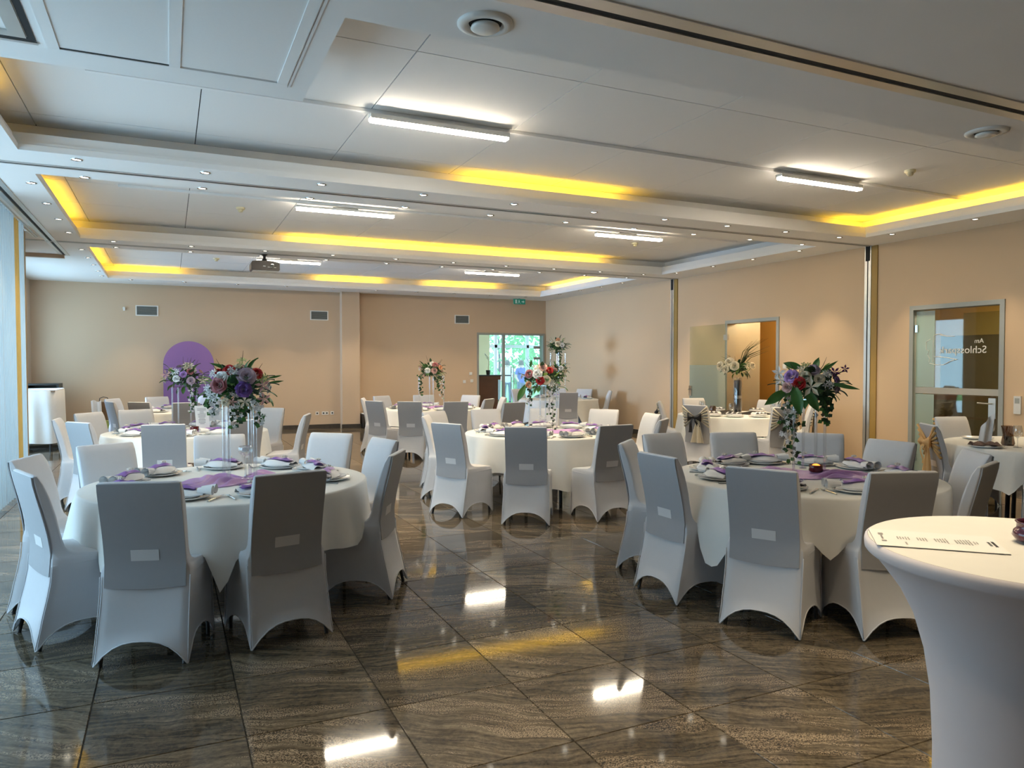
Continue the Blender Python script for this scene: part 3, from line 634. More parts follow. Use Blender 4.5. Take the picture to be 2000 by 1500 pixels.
M().box(7.0,13.1,22.84,22.85,.02,2.66).build('entrance_glazing',K['glass'],ve)
t=thing('wooden_counter','red-brown wooden counter behind the back glass door','counter',(8.0,19.5,0)); M().box(-.55,.50,-.35,.35,.0,1.12).build('body',K['cabwood'],t); M().box(-.60,.56,-.4,.4,1.12,1.22).build('cornice',K['cabwood'],t); M().box(-.6,.9,-.4,.4,1.221,1.25).build('counter_top',K['leg'],t)
t=thing('orchid_pot','small dark potted orchid on the wooden counter','plant',(8.30,19.4,1.251)); M().lathe([(.05,0),(.07,.13),(.06,.14)],12).build('pot',K['projector'],t,True); M().tube([(0,0,.13),(.02,0,.35),(.0,0,.5),(-.1,0,.6)],.006,5).build('stem',K['stem'],t); 
m=M()
for k in range(5): m.lathe([(.001,0),(.03,.005),(.02,.015)],6,(-.1+.02*k,.0,.6-.035*k))
m.build('blossoms',K['p_white'],t,'all')
struct(M().box(-20,40,22.95,70,-.2,-.05).build('ground',K['grass'])); M().box(6,16,22.95,26,-.049,-.03).build('terrace',K['paving'],bpy.data.objects['ground'])
rnd=random.Random(5)
def bush(x,y,r,h,label,seed):
    rn=random.Random(seed); t=thing('garden_tree',label,'tree',(x,y,-.05)); M().tube([(0,0,0),(.05,0,h*.5),(0,.05,h*.85)],[.08,.06,.03],7).build('trunk',K['stem'],t)
    m=M()
    for k in range(520):
        a=rn.random()*2*PI; e=math.asin(rn.uniform(-1,1)); q=r*(.55+.5*rn.random()); p=Vector((q*math.cos(e)*math.cos(a),q*math.cos(e)*math.sin(a),h*.62+h*.38*math.sin(e)*(.6+.4*rn.random())))
        s=.09+.1*rn.random(); u=Vector((rn.uniform(-1,1),rn.uniform(-1,1),rn.uniform(-1,1))).normalized(); w=u.cross(Vector((rn.random(),rn.random(),1))).normalized()
        m.add([p-u*s,p+w*s*.5,p+u*s,p-w*s*.5],[(0,1,2,3)])
    o=m.build('foliage',K['bush'],t); o['kind']='stuff'
bush(12.9,29,1.5,3.4,'bright green tree outside, behind the back glass door leaf',1); bush(16.4,31.5,1.7,4.2,'tall tree outside at the hinge side of the back glass door',2); bush(13.0,33.5,1.7,2.6,'low tree outside behind the wooden counter',3); bush(12.9,26.3,.5,1.5,'small shrub outside close to the glass entrance',4)
def person(x,y,rz,shirt,label,sc_=1.0):
    t=thing('person',label,'person',(x,y,-.03),rz)
    vs=[(0,0,.95),(0,0,1.15),(0,0,1.38),(0,.0,1.5),(0,.01,1.62),(.1,0,.9),(.11,.02,.5),(.11,-.01,.08),(.12,.12,.03),(-.1,0,.9),(-.11,-.05,.5),(-.11,-.1,.08),(-.12,.02,.03),(.19,0,1.40),(.25,.0,1.12),(.22,.15,.93),(-.19,0,1.40),(-.25,.03,1.12),(-.2,.16,.98)]
    es=[(0,1),(1,2),(2,3),(3,4),(0,5),(5,6),(6,7),(7,8),(0,9),(9,10),(10,11),(11,12),(2,13),(13,14),(14,15),(2,16),(16,17),(17,18)]
    rr=[.14,.13,.15,.055,.09,.09,.065,.045,.04,.09,.065,.045,.04,.06,.042,.035,.06,.042,.035]
    me=bpy.data.meshes.new('body'); me.from_pydata(vs,es,[]); me.materials.append(shirt); me.materials.append(K['jeans']); me.materials.append(K['skin'])
    o=obj('body',me,t); md=o.modifiers.new('skin','SKIN'); 
    for i,sv in enumerate(me.skin_vertices[0].data): sv.radius=(rr[i],rr[i]*(.75 if i<3 else 1)); sv.use_root=(i==0)
    o.modifiers.new('sub','SUBSURF').levels=1
    dg=bpy.context.evaluated_depsgraph_get(); m2=bpy.data.meshes.new_from_object(o.evaluated_get(dg)); o.modifiers.clear(); o.data=m2
    if len(m2.materials)<3:
        for k in (shirt,K['jeans'],K['skin'])[len(m2.materials):]: m2.materials.append(k)
    for p in m2.polygons:
        c=p.center; p.material_index=2 if c.z>1.46 or (abs(c.x)>.2 and c.z<1.2) else (1 if c.z<.92 else 0); p.use_smooth=True
    M().lathe([(.001,1.755),(.06,1.745),(.095,1.70),(.104,1.64),(.098,1.56)],14,(0,.0,0),cap0=False,cap1=False).build('hair',K['hair'],t,'all')
person(12.05,25.0,rad(190),K['bluecloth'],'person in a blue top standing outside the back glass door'); person(11.75,25.6,rad(160),K['palecloth'],'person in a pale top standing outside beside the one in blue')

# ------------------------------------------------------------ covered chairs
ROWS=[(.952,-.232,-.217,.190),(.946,-.240,-.206,.202),(.90,-.235,-.178,.205),(.82,-.216,-.148,.205),(.72,-.191,-.120,.203),(.64,-.173,-.104,.201),(.58,-.163,-.092,.201),(.545,-.158,-.080,.203),(.52,-.155,-.060,.207),(.503,-.155,-.018,.213),(.495,-.155,.06,.217),(.490,-.156,.15,.220),(.486,-.157,.212,.222),(.474,-.158,.235,.225),(.448,-.160,.240,.226),(.36,-.168,.239,.225),(.27,-.186,.238,.226),(.18,-.208,.238,.229)]
def xb(z):
    for a,b in zip(ROWS[:-1],ROWS[1:]):
        if a[0]>=z>=b[0]: t=(z-b[0])/(a[0]-b[0]); return b[1]+(a[1]-b[1])*t
    return ROWS[-1][1] if z<.2 else ROWS[0][1]
def ring(xb_,xf,hw,z,kside=10,pinch=0,hem=None):
    r=min(.014,(xf-xb_)*.45); pts=[]
    cs=[((xb_,-hw),(xf,-hw),(0,1)),((xf,-hw),(xf,hw),(-1,0)),((xf,hw),(xb_,hw),(0,-1)),((xb_,hw),(xb_,-hw),(1,0))]
    for (a,b,nin) in cs:
        L=math.hypot(b[0]-a[0],b[1]-a[1]); d=((b[0]-a[0])/L,(b[1]-a[1])/L)
        for k in range(kside+1):
            u=k/kside; s=r*.55+(L-1.1*r)*u
            q=pinch*math.sin(PI*u) - (r*.28 if k in(0,kside) else 0)*-1
            zz=z if hem is None else hem(u,z)
            pts.append((a[0]+d[0]*s+nin[0]*q,a[1]+d[1]*s+nin[1]*q,zz))
    return pts
def chair_cover():
    m=M(); rings=[]
    for (z,a,b,h) in ROWS: rings.append(ring(a,b,h,z,pinch=.010 if z<.44 else 0))
    def hemz(u): return .008+.118*(1-abs(2*u-1)**2.7)
    for q,(a,b,h) in ((.4,(-.222,.238,.231)),(.75,(-.236,.238,.234)),(1,(-.246,.239,.236))):
        rings.append(ring(a,b,h,0,pinch=.012,hem=lambda u,z,q=q:.18+(hemz(u)-.18)*q))
    # rolled hem
    rings.append([(x*.985,y*.985,z+.004) for x,y,z in rings[-1]])
    N=len(rings[0]); v=[p for R_ in rings for p in R_]; f=[tuple(range(N))]
    for k in range(len(rings)-1):
        for i in range(N): j=(i+1)%N; f.append((k*N+j,k*N+i,(k+1)*N+i,(k+1)*N+j))
    m.add(v,f); return m
cover_me=chair_cover().mesh('cover',K['fabric'],True)
def piping_mesh():
    m=M(); hemz=lambda u:.010+.118*(1-abs(2*u-1)**2.7)
    rg=ring(-.246,.239,.236,0,pinch=.012,hem=lambda u,z:hemz(u)); m.tube(rg+[rg[0]],.0038,5)
    for sx,sy in ((-1,-1),(-1,1),(1,-1),(1,1)):
        pts=[(.2385 if sx>0 else a,sy*h*.992,z) for (z,a,b,h) in ROWS if z<.46]+[(.238 if sx>0 else -.222,sy*.229,.11),(.238 if sx>0 else -.244,sy*.234,.02)]
        m.tube(pts,.003,5)
    e=[(-.15,.221,.452),(-.05,.224,.450),(.1,.2265,.452),(.225,.2255,.455)]; m.tube([(x,-y,z) for x,y,z in e]+[(.2385,-.1,.452),(.2385,.1,.452)]+[(x,y,z) for x,y,z in reversed(e)],.0028,5)
    return m.mesh('piping',K['fabric'],'all')
piping_me=piping_mesh()
def board(off,y0,y1,z0,z1,nu=8,nv=14,sag=0):
    m=M()
    def fn(u,v,o=off):
        y=y0+(y1-y0)*u; z=z0+(z1-z0)*v-sag*(1-(2*u-1)**2)*(1-v); return (xb(z)-o,y,z)
    m.grid(lambda u,v:fn(1-u,v),nu,nv)
    b=len(m.v); edge=[i for i in range(nu+1)]+[(nu+1)*j+nu for j in range(1,nv+1)]+[(nu+1)*nv+i for i in range(nu-1,-1,-1)]+[(nu+1)*j for j in range(nv-1,0,-1)]
    for i in edge: x,y,z=m.v[i]; m.v.append((x+off+.004,y,z))
    n=len(edge)
    for k in range(n): m.f.append((edge[k],b+k,b+(k+1)%n,edge[(k+1)%n])); m.m.append(0)
    return m
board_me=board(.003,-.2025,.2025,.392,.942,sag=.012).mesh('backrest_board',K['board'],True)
slot_me=board(.0045,-.07,.07,.527,.586,4,3).mesh('hand_hole',K['slot'],True)
leg_me=[]
for sx,sy in ((-1,-1),(-1,1),(1,-1),(1,1)):
    x0=-.115 if sx<0 else .20; x1=-.218 if sx<0 else .212; leg_me.append(M().cyl((x1,sy*.206,.0),(x0,sy*.19,.44),.011,8).mesh('leg',K['leg']))
def make_chair(name='banquet_chair'):
    t=thing(name,'','chair')
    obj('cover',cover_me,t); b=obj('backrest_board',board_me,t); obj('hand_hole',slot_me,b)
    obj('piping',piping_me,t)
    for l in leg_me: obj('leg',l,t)
    return t
proto=make_chair(); used=[False]
TABLES={
'T1':(0.368,5.306,[(1.132,6.312,227.8,'f','one'),(1.354,5.754,193.1,'f','two'),(1.212,4.989,151.1,'b','half past three'),(0.559,4.427,102.5,'b','half past five'),(-0.074,4.41,72,'b','half past six'),(-0.525,4.915,21.5,'b','eight'),(-0.629,5.568,344.3,'f','half past nine'),(-0.338,6.101,297.8,'f','half past ten'),(0.38,6.497,268.9,'f','twelve')]),
'T2':(0.19,9.5,[(0.587,10.803,251.2,'f','half past twelve'),(1.132,10.457,229.7,'f','half past one'),(1.296,9.159,161.6,'b','half past three'),(0.658,8.648,114.3,'b','five'),(-0.031,8.351,83.4,'b','half past six'),(-0.681,8.957,36.4,'b','eight'),(-0.908,9.478,357.9,'f','nine'),(-0.748,10.343,317.7,'f','half past ten'),(-0.343,10.747,289.7,'f','eleven')]),
'T3':(0.25,13.95,[(0.635,15.093,251.4,'f','half past twelve'),(0.973,12.917,125.0,'f','five'),(0.238,12.871,89.4,'b','six'),(-0.297,13.28,50.8,'b','half past seven'),(-0.66,13.60,20,'b','half past eight'),(-0.71,14.488,330.8,'f','ten'),(-0.132,14.934,291.2,'f','half past eleven')]),
'T4':(4.3,12.6,[(5.181,13.25,216.4,'f','one'),(5.357,12.355,167.0,'f','three'),(4.908,11.949,133.0,'b','four'),(4.907,10.723,100,'b','five'),(4.216,11.363,86.1,'b','half past five'),(3.654,11.666,55.3,'b','half past six'),(3.257,12.028,28.8,'b','half past seven'),(3.343,12.943,340.3,'f','nine'),(3.781,13.597,297.5,'f','half past ten'),(4.493,13.616,259.3,'f','half past eleven')]),
'T5':(3.95,7.62,[(4.525,8.735,236.3,'f','twelve'),(5.094,8.245,216.1,'f','one'),(5.131,7.439,170.2,'f','half past two'),(4.775,6.771,131.5,'b','half past three'),(4.0,6.382,93.6,'b','five'),(3.215,6.517,58.3,'b','six'),(2.763,7.178,27.2,'b','half past seven'),(2.93,8.161,332.2,'f','nine'),(3.162,8.733,296.9,'f','ten'),(3.826,8.827,269.3,'f','eleven')]),
'T6':(8.12,14.85,[(8.70,15.95,242,'f','twelve'),(9.06,15.45,215,'f','one'),(8.98,14.431,154.0,'b','three'),(7.857,14.016,72.5,'b','half past five'),(7.807,16.067,284.4,'f','half past ten')]),
'T7':(4.074,3.833,[(4.969,4.517,223.1,'f','twelve'),(4.931,3.963,181.7,'f','one'),(4.839,3.337,145.8,'f','half past two'),(4.409,3.008,109.8,'b','half past three'),(3.792,2.999,70.8,'b','five'),(3.281,3.325,28.8,'b','half past six'),(3.167,4.019,1.1,'b','half past seven'),(3.386,4.655,312.9,'f','nine'),(3.893,5.014,271.5,'f','ten'),(4.417,4.833,247.1,'f','eleven')]),
'T8':(8.15,9.05,[(8.97,9.318,198.1,'f','one'),(8.828,8.447,138.4,'b','three'),(7.859,7.888,75.9,'b','five'),(7.241,8.743,18.7,'b','seven'),(7.398,9.673,320.4,'b','nine'),(8.422,10.282,257.6,'f','eleven')]),
'T9':(7.82,4.3,[(7.101,4.791,325.7,'b','eight'),(8.071,5.288,255.8,'f','half past ten'),(7.02,3.80,32,'b','half past six')]),
}
TN={'T1':'front curtain-side table','T2':'menu-card table','T3':'purple-arch table','T4':'wall-column table','T5':'centre table','T6':'back-door table','T7':'red-candle table','T8':'black-runner table','T9':'fan-napkin table'}
def bow(ch,mat_bow,mat_sash,style):
    """sash round the backrest with a bow on its back"""
    b=ch
    m=M(); pts=[]
    for k in range(7):
        z0=.63+.05*k
        for s in (-1,1):
            zz=.775; m.tube([(xb(z0)-.006 if abs(z0-.775)>.0 else 0,s*.207,z0+.0),(xb(.5*(z0+zz))-.012,s*.11,.5*(z0+zz)+.0),(xb(zz)-.02,s*.012,zz)],[.016,.012,.008],5)
    m.build('sash',mat_sash,b,'all')
    m=M(); x=xb(.775)-.03
    for s in (-1,1):
        m.grid(lambda u,v,s=s:(x-.02-.045*math.sin(PI*u)*math.sin(PI*v),s*(.008+.105*u),.775+(v-.5)*(.03+.10*u)),6,6)
        m.grid(lambda u,v,s=s:(x-.005,s*(.008+.105*u),.775+(v-.5)*(.03+.10*u)),6,6)
    m.lathe([(.001,-.025),(.022,-.012),(.022,.012),(.001,.025)],8,(x-.03,0,.775),cap0=False,cap1=False); m.build('bow',mat_bow,b,'all')
    m=M()
    for s,l,w in ((1,.22,.03),(-1,.13,.025)):
        m.grid(lambda u,v,s=s,l=l,w=w:(x-.025-.02*math.sin(v*5),s*(.02+.05*v)+w*(u-.5)*(1+v),.765-l*v),3,6)
    m.build('ribbon_tail',mat_bow,b,'all')
    m=M(); m.grid(lambda u,v:(x-.012-.02*math.cos(u*14)*(.3+v),-.06+(.02+.1*v)*(u-.5)*2-.0*v,.76-.36*v),14,6); m.build('sash_tail',mat_sash,b,'all')
for T,(cx,cy,chs) in TABLES.items():
    for (x,y,h,k,clk) in chs:
        look='white covered chair, grey back showing' if k=='b' else 'white covered chair, white front showing'
        if T in('T8',) and k=='b': look='white covered chair with cream sash and black bow'
        if T=='T9' and clk!='half past six': look='white covered chair with apricot organza sash'
        if clk=='five' and T=='T4': look='white covered chair drawn well back'
        lab='%s, %s o\'clock at the %s'%(look,clk,TN[T]) if 'half' not in clk else '%s, %s at the %s'%(look,clk,TN[T])
        g='covered chairs of the '+TN[T]
        if not used[0]: c=proto; c.location=(x,y,0); c.rotation_euler=(0,0,rad(h)); c['label']=lab; c['group']=g; used[0]=True
        else: c=dup(proto,(x,y,0),rad(h),lab,g)
        if T=='T8' and k=='b': bow(c,K['black'],K['cream'],0)
        if T=='T9' and clk!='half past six': bow(c,K['orange'],K['orange'],1)
# ------------------------------------------------------------ tables and cloths
def cloth_mesh(T,seed,R0=.90):
    cx,cy,chs=TABLES[T]; r=random.Random(seed); ph=[r.random()*6.28 for _ in range(5)]; N=144
    tucks=[(math.atan2(y-cy,x-cx),math.hypot(x-cx,y-cy)-.24) for x,y,h,k,c in chs]
    th=[2*PI*i/N for i in range(N)]
    def tuck(a):
        b=0
        for ta,fr in tucks:
            if fr<R0+.06:
                d=abs((a-ta+PI)%(2*PI)-PI); w=.215
                if d<w+.15: b=max(b,min(1,(w+.15-d)/.15))
        return b*b*(3-2*b)
    tk=[tuck(a) for a in th]
    rows=[[(.45*math.cos(a),.45*math.sin(a),.76) for a in th]]
    for rr,z in ((.80,.76),(R0-.008,.7597),(R0+.001,.757),(R0+.005,.748)): rows.append([(rr*math.cos(a),rr*math.sin(a),z) for a in th])
    sq={'T1':-1.69,'T7':-1.6,'T5':-1.75}.get(T,r.random()*PI/2)
    for q in (.12,.3,.5,.7,.86,1):
        row=[]
        for i,a in enumerate(th):
            fold=math.copysign(abs(math.cos(7*a+ph[0]+.8*math.cos(3*a+ph[3])))**.7,math.cos(7*a+ph[0]+.8*math.cos(3*a+ph[3])))*.7+math.cos(17*a+ph[1])*.45+math.cos(27*a+ph[2])*.2
            corner=(1+math.cos(4*(a-sq)))/2
            hem=.40-.16*corner-.015*fold; t=tk[i]; hem=hem*(1-t)+.495*t
            rr=R0+.005+q**.6*(.034+.050*fold+.06*corner*q)*(1-.6*t)
            row.append((rr*math.cos(a),rr*math.sin(a),.748+(hem-.748)*q))
        rows.append(row)
    m=M(); v=[p for R_ in rows for p in R_]; f=[tuple(range(N))]
    for k in range(len(rows)-1):
        for i in range(N): j=(i+1)%N; f.append((k*N+i,(k+1)*N+i,(k+1)*N+j,k*N+j))
    return m.add(v,f)
top_me=M().lathe([(.885,.722),(.892,.73),(.892,.75),(.885,.757)],48).mesh('tabletop',K['wood'],True)
tleg_me=M().tube([(.42,.0,.0),(.42,0,.03),(.40,0,.72)],.02,8).mesh('leg',K['leg'])
CL={'T1':'white round tablecloth with lilac runner at the front curtain side','T9':'white round tablecloth under the standing fan napkin','T8':'white round tablecloth under the black runner'}
for i,T in enumerate(TABLES):
    cx,cy,_=TABLES[T]
    t=thing('banquet_table','round table hidden under white cloth, the %s'%TN[T],'table',(cx,cy,0),.3*i,'round banquet tables')
    obj('tabletop',top_me,t)
    for k in range(4): obj('leg',tleg_me,t,None,(0,0,PI/2*k+.4))
    o=cloth_mesh(T,10+i).build('tablecloth',K['cloth'],None,'all'); o.location=(cx,cy,0); tag(o,'white draped round tablecloth of the %s'%TN[T],'tablecloth','round white tablecloths')
ZT=.7615
# ------------------------------------------------------------ table settings
plate_me=M().lathe([(.001,.004),(.085,.004),(.10,.007),(.145,.018),(.150,.0205),(.148,.016),(.10,.001),(.06,.0)],36,cap0=False).mesh('plate',K['plate'],'all')
plate2_me=M().lathe([(.001,.004),(.075,.004),(.088,.008),(.118,.018),(.122,.0205),(.12,.016),(.085,.001),(.05,.0)],36,cap0=False).mesh('plate',K['plate'],'all')
def fork_mesh():
    m=M(); m.tube([(0,-.095,.004),(0,-.03,.006),(0,.035,.004),(0,.05,.005)],[.006,.004,.003,.007],6)
    for k in range(4): m.tube([(-.009+.006*k,.048,.005),(-.009+.006*k,.095,.007)],.0018,4)
    m.box(-.011,.011,.043,.052,.003,.007); return m.mesh('fork',K['steel'])
def knife_mesh():
    m=M(); m.tube([(0,-.11,.005),(0,-.01,.005)],[.0065,.005],6); m.add([(-.008,-.01,.004),(.006,-.01,.004),(.006,.08,.004),(.0,.105,.004),(-.008,.09,.004),(-.008,-.01,.006),(.006,-.01,.006),(.006,.08,.006),(.0,.105,.006),(-.008,.09,.006)],[(4,3,2,1,0),(5,6,7,8,9)]+[(i,(i+1)%5,5+(i+1)%5,5+i) for i in range(5)]); return m.mesh('knife',K['steel'])
fork_me,knife_me=fork_mesh(),knife_mesh()
def napkin(seed):
    r=random.Random(seed); t=thing('napkin','','napkin'); t.scale=(1.2,1.2,1.3)
    m=M(); ph=r.random()*6
    def body(u,v,top):
        x=-.115+.23*u; w=.045+.02*math.sin(PI*u); y=(v-.5)*2*w; th=(.016+.012*math.sin(PI*u))*(1-(2*v-1)**4*.8)
        return (x,y+.008*math.sin(5*u+ph),(.006 if not top else .006+th+.004*math.sin(9*v+3*u+ph)))
    m.grid(lambda u,v:body(u,v,True),14,8).grid(lambda u,v:body(u,1-v,False),14,8)
    m.grid(lambda u,v:(body(u,0,v>.5)[0],body(u,0,False)[1],body(u,0,False)[2]+v*(body(u,0,True)[2]-body(u,0,False)[2])),14,1).grid(lambda u,v:(body(u,1,False)[0],body(u,1,False)[1],body(u,1,False)[2]+(1-v)*(body(u,1,True)[2]-body(u,1,False)[2])),14,1)
    m.build('folded_linen',K['napkin'],t,'all')
    m=M()   # rolled loops at the end
    for s in (-1,1):
        for rr in (.022,.019): m.grid(lambda u,v,s=s,rr=rr:(.085+.07*v,s*.026+rr*math.cos(2*PI*u)*(.7+.5*v),.026+rr*math.sin(2*PI*u)*(.6+.4*v)),12,3)
    m.build('rolled_end',K['napkin'],t,'all')
    m=M(); m.grid(lambda u,v:(-.10+.17*u,(v-.5)*.06*(1+.2*math.sin(7*u+ph)),.034+.012*math.sin(PI*v)*(.6+.4*math.sin(12*u+ph))+.006*math.sin(PI*u)),14,6)
    m.grid(lambda u,v:(-.10+.17*u,(v-.5)*.06*(1+.2*math.sin(7*u+ph)),.030+.004*math.sin(PI*u)),14,2)
    m.build('purple_ribbon',K['purple'],t,'all')
    m=M()
    for k in range(6): m.lathe([(.001,-.006),(.006,0),(.001,.006)],6,(-.05+.012*math.cos(k*1.05),.012*math.sin(k*1.05),.056),cap0=False,cap1=False)
    m.lathe([(.001,-.007),(.007,0),(.001,.007)],6,(-.05,0,.058),cap0=False,cap1=False); m.build('pearl_brooch',K['pearl'],t,'all')
    return t
naps=[napkin(s) for s in (1,2,3)]; napused=[False]*3
rs=random.Random(77)
def oc(clk): return clk if 'half' in clk else clk+" o'clock"
def setting(T,cx,cy,ang,clk,cut=True,nap=True,rp=.655):
    d=Vector((math.cos(ang),math.sin(ang))); px,py=cx+d.x*rp,cy+d.y*rp; rz=ang+PI/2; where='%s place, %s'%(oc(clk),TN[T])
    o=obj('charger_plate',plate_me,None,(px,py,ZT),(0,0,rz)); tag(o,'large white lower plate, '+where,'plate','charger plates')
    o=obj('dinner_plate',plate2_me,None,(px,py,ZT+.010),(0,0,rz)); tag(o,'smaller white upper plate, '+where,'plate','dinner plates')
    if nap:
        i=rs.randrange(3); lab='white napkin with purple ribbon and pearl brooch, '+where; rr=rz+rs.uniform(-.5,.5)+rs.choice((0,PI)); lc=(px+rs.uniform(-.02,.02),py+rs.uniform(-.02,.02),ZT+.016)
        if not napused[i]: n_=naps[i]; n_.location=lc; n_.rotation_euler=(0,0,rr); n_['label']=lab; n_['group']='ribboned napkins'; napused[i]=True
        else: dup(naps[i],lc,rr,lab,'ribboned napkins')
    if cut:
        tn=Vector((-d.y,d.x))
        o=obj('fork',fork_me,None,(px-tn.x*.185,py-tn.y*.185,ZT),(0,0,rz+rs.uniform(-.06,.06))); tag(o,'steel fork, '+where,'fork','forks')
        o=obj('knife',knife_me,None,(px+tn.x*.185,py+tn.y*.185,ZT),(0,0,rz+rs.uniform(-.06,.06))); tag(o,'steel knife, '+where,'knife','knives')
for T in ('T1','T2','T5','T7','T4','T3','T6'):
    cx,cy,chs=TABLES[T]; used_a=[]
    for x,y,h,k,clk in chs:
        if T=='T4' and clk=='five': continue
        a=math.atan2(y-cy,x-cx); setting(T,cx,cy,a,clk,cut=T in('T1','T2','T5','T7'))
# ------------------------------------------------------------ chiffon runners
def runner(T,mat,label,L=.62,W=.30,rot=0,seed=1,dx=0,dy=0):
    cx,cy,_=TABLES[T]; r=random.Random(seed); ph=[r.random()*6 for _ in range(6)]; m=M()
    def fn(u,v):
        x=(u-.5)*L*(1+.12*math.sin(7*v+ph[0]))+.03*math.sin(9*v+ph[0]); y=(v-.5)*W*(1+.35*math.sin(5*u*2+ph[1]))+.03*math.sin(11*u+ph[2])
        e=(1-abs(2*u-1)**6)*(1-abs(2*v-1)**6)
        z=.006+.040*e*(.5+.5*math.sin(30*v+6*math.sin(7*u+ph[3])+ph[4]))*(.6+.4*math.sin(13*u+ph[5]))
        return (x,y,max(.003,z))
    m.grid(fn,60,36); o=m.build('table_runner',mat,None,'all'); o.location=(cx+dx,cy+dy,ZT); o.rotation_euler=(0,0,rot); tag(o,label,'runner','table runners')
runner('T1',K['chiffon'],'crumpled lilac chiffon runner on the front curtain-side table',.62,.36,.25,1,.02,-.02)
runner('T2',K['chiffon'],'crumpled lilac chiffon runner on the menu-card table',.85,.34,-.1,2)
runner('T4',K['chiffon'],'crumpled lilac chiffon runner on the table near the wall column',.8,.3,-.3,3)
runner('T5',K['chiffon'],'crumpled lilac chiffon runner on the centre table',.85,.34,-.45,4)
runner('T7',K['chiffon'],'crumpled lilac chiffon runner on the red-candle table',.85,.36,-.65,5,.08,-.02)
runner('T8',K['black'],'crumpled black runner round the tall vase',.95,.42,-.7,6,.12,.08)
# ------------------------------------------------------------ flowers
def rose_mesh(col,r=.036):
    """layers of separate cupped petals: closed heart, half open middle, curled outer ring"""
    m=M(); rr=random.Random(len(col)*7+ord(col[0])); g=2.4
    for lay,(n,q0,q1,z0,z1,wid) in enumerate(((2,.06,.16,.25,.78,3.3),(3,.14,.32,.20,.80,2.6),(4,.24,.52,.12,.74,2.0),(5,.34,.76,.04,.58,1.65),(6,.42,1.02,.0,.34,1.35))):
        for k in range(n):
            a0=2*PI*k/n+lay*g+rr.uniform(-.12,.12); tw=rr.uniform(-.06,.10); hz=rr.uniform(-.05,.05)
            def pf(u,v,a0=a0):
                w=(u-.5)*wid*(.55+.45*math.sin(PI*min(1,.25+.6*v))); a=a0+w
                q=q0+(q1-q0)*v**1.2+tw*v*(u-.5)*2-.05*abs(2*u-1)**2*v*(1 if lay<3 else -1)
                z=z0+(z1+hz-z0)*math.sin(v*PI*.5*(1.0 if lay<3 else 1.25))/(1 if lay<3 else .98)-.16*v*abs(2*u-1)**2.2
                return (r*q*math.cos(a),r*q*math.sin(a),r*z)
            m.grid(pf,5,4)
    return m.mesh('rose',K['p_'+col],'all')
def star_mesh(col,r=.03,n=5,k=1,seed=0,name='blossom'):
    m=M(); rr=random.Random(seed)
    for q in range(k):
        c=Vector((0,0,0)) if k==1 else Vector((rr.uniform(-1,1),rr.uniform(-1,1),rr.uniform(0,.7)))*r*1.3
        for i in range(n):
            a=2*PI*i/n+q
            m.add([c,c+Vector((r*.55*math.cos(a-.4),r*.55*math.sin(a-.4),r*.15)),c+Vector((r*math.cos(a),r*math.sin(a),r*.05)),c+Vector((r*.55*math.cos(a+.4),r*.55*math.sin(a+.4),r*.15))],[(0,1,2,3)])
    return m.mesh(name,K['p_'+col])
def leaf_mesh(mat,l=.09,w=.04,name='leaf'):
    m=M(); m.grid(lambda u,v:((v-.5)*w*math.sin(PI*min(1,u*1.02+.02))**.8,l*u,.18*l*math.sin(PI*u*.8)-abs(v-.5)*w*.25*-1),8,4); return m.mesh(name,mat,'all')
ROSE={c:rose_mesh(c) for c in PET if c!='green'}; STAR={c:star_mesh(c,.020,5,4,3) for c in ('white','cream','green')}; ORCH={c:star_mesh(c,.042,5,1,1,'orchid') for c in ('white','cream','pink','plum')}
LEAF=[leaf_mesh(K['greenleaf'],.10,.045),leaf_mesh(K['leaf2'],.11,.05),leaf_mesh(K['leaf3'],.07,.04)]; BIG=leaf_mesh(K['leaf2'],.24,.085,'large_leaf'); LONG=leaf_mesh(K['leaf2'],.20,.03,'long_leaf')
def place(me,name,par,p,d,s=1,roll=0):
    q=Vector(d).normalized().to_track_quat('Z','Y'); o=obj(name,me,par,p); o.rotation_mode='QUATERNION'; o.rotation_quaternion=q@Matrix.Rotation(roll,3,'Z').to_quaternion(); o.scale=(s,s,s); return o
def place_leaf(me,name,par,p,d,s=1,up=(0,0,1)):
    y=Vector(d).normalized(); x=y.cross(Vector(up)); x=x.normalized() if x.length>1e-3 else Vector((1,0,0)); z=x.cross(y)
    o=obj(name,me,par,p); o.rotation_mode='QUATERNION'; o.rotation_quaternion=Matrix((x,y,z)).transposed().to_quaternion(); o.scale=(s,s,s); return o
def stand(T,cx,cy,h,label,sp=.085,r=.011,rot=.2):
    t=thing('acrylic_stand',label,'flower stand',(cx,cy,ZT+.012),rot,'clear flower stands')
    for sx in (-1,1):
        for sy in (-1,1): M().cyl((sx*sp,sy*sp,.006),(sx*sp,sy*sp,h),r,12).build('post',K['acryl'],t,True); M().lathe([(.026,0),(.026,.006)],14,(sx*sp,sy*sp,0)).build('foot',K['acryl'],t)
    M().box(-sp-.03,sp+.03,-sp-.03,sp+.03,h+.001,h+.009).build('top_plate',K['acryl'],t)
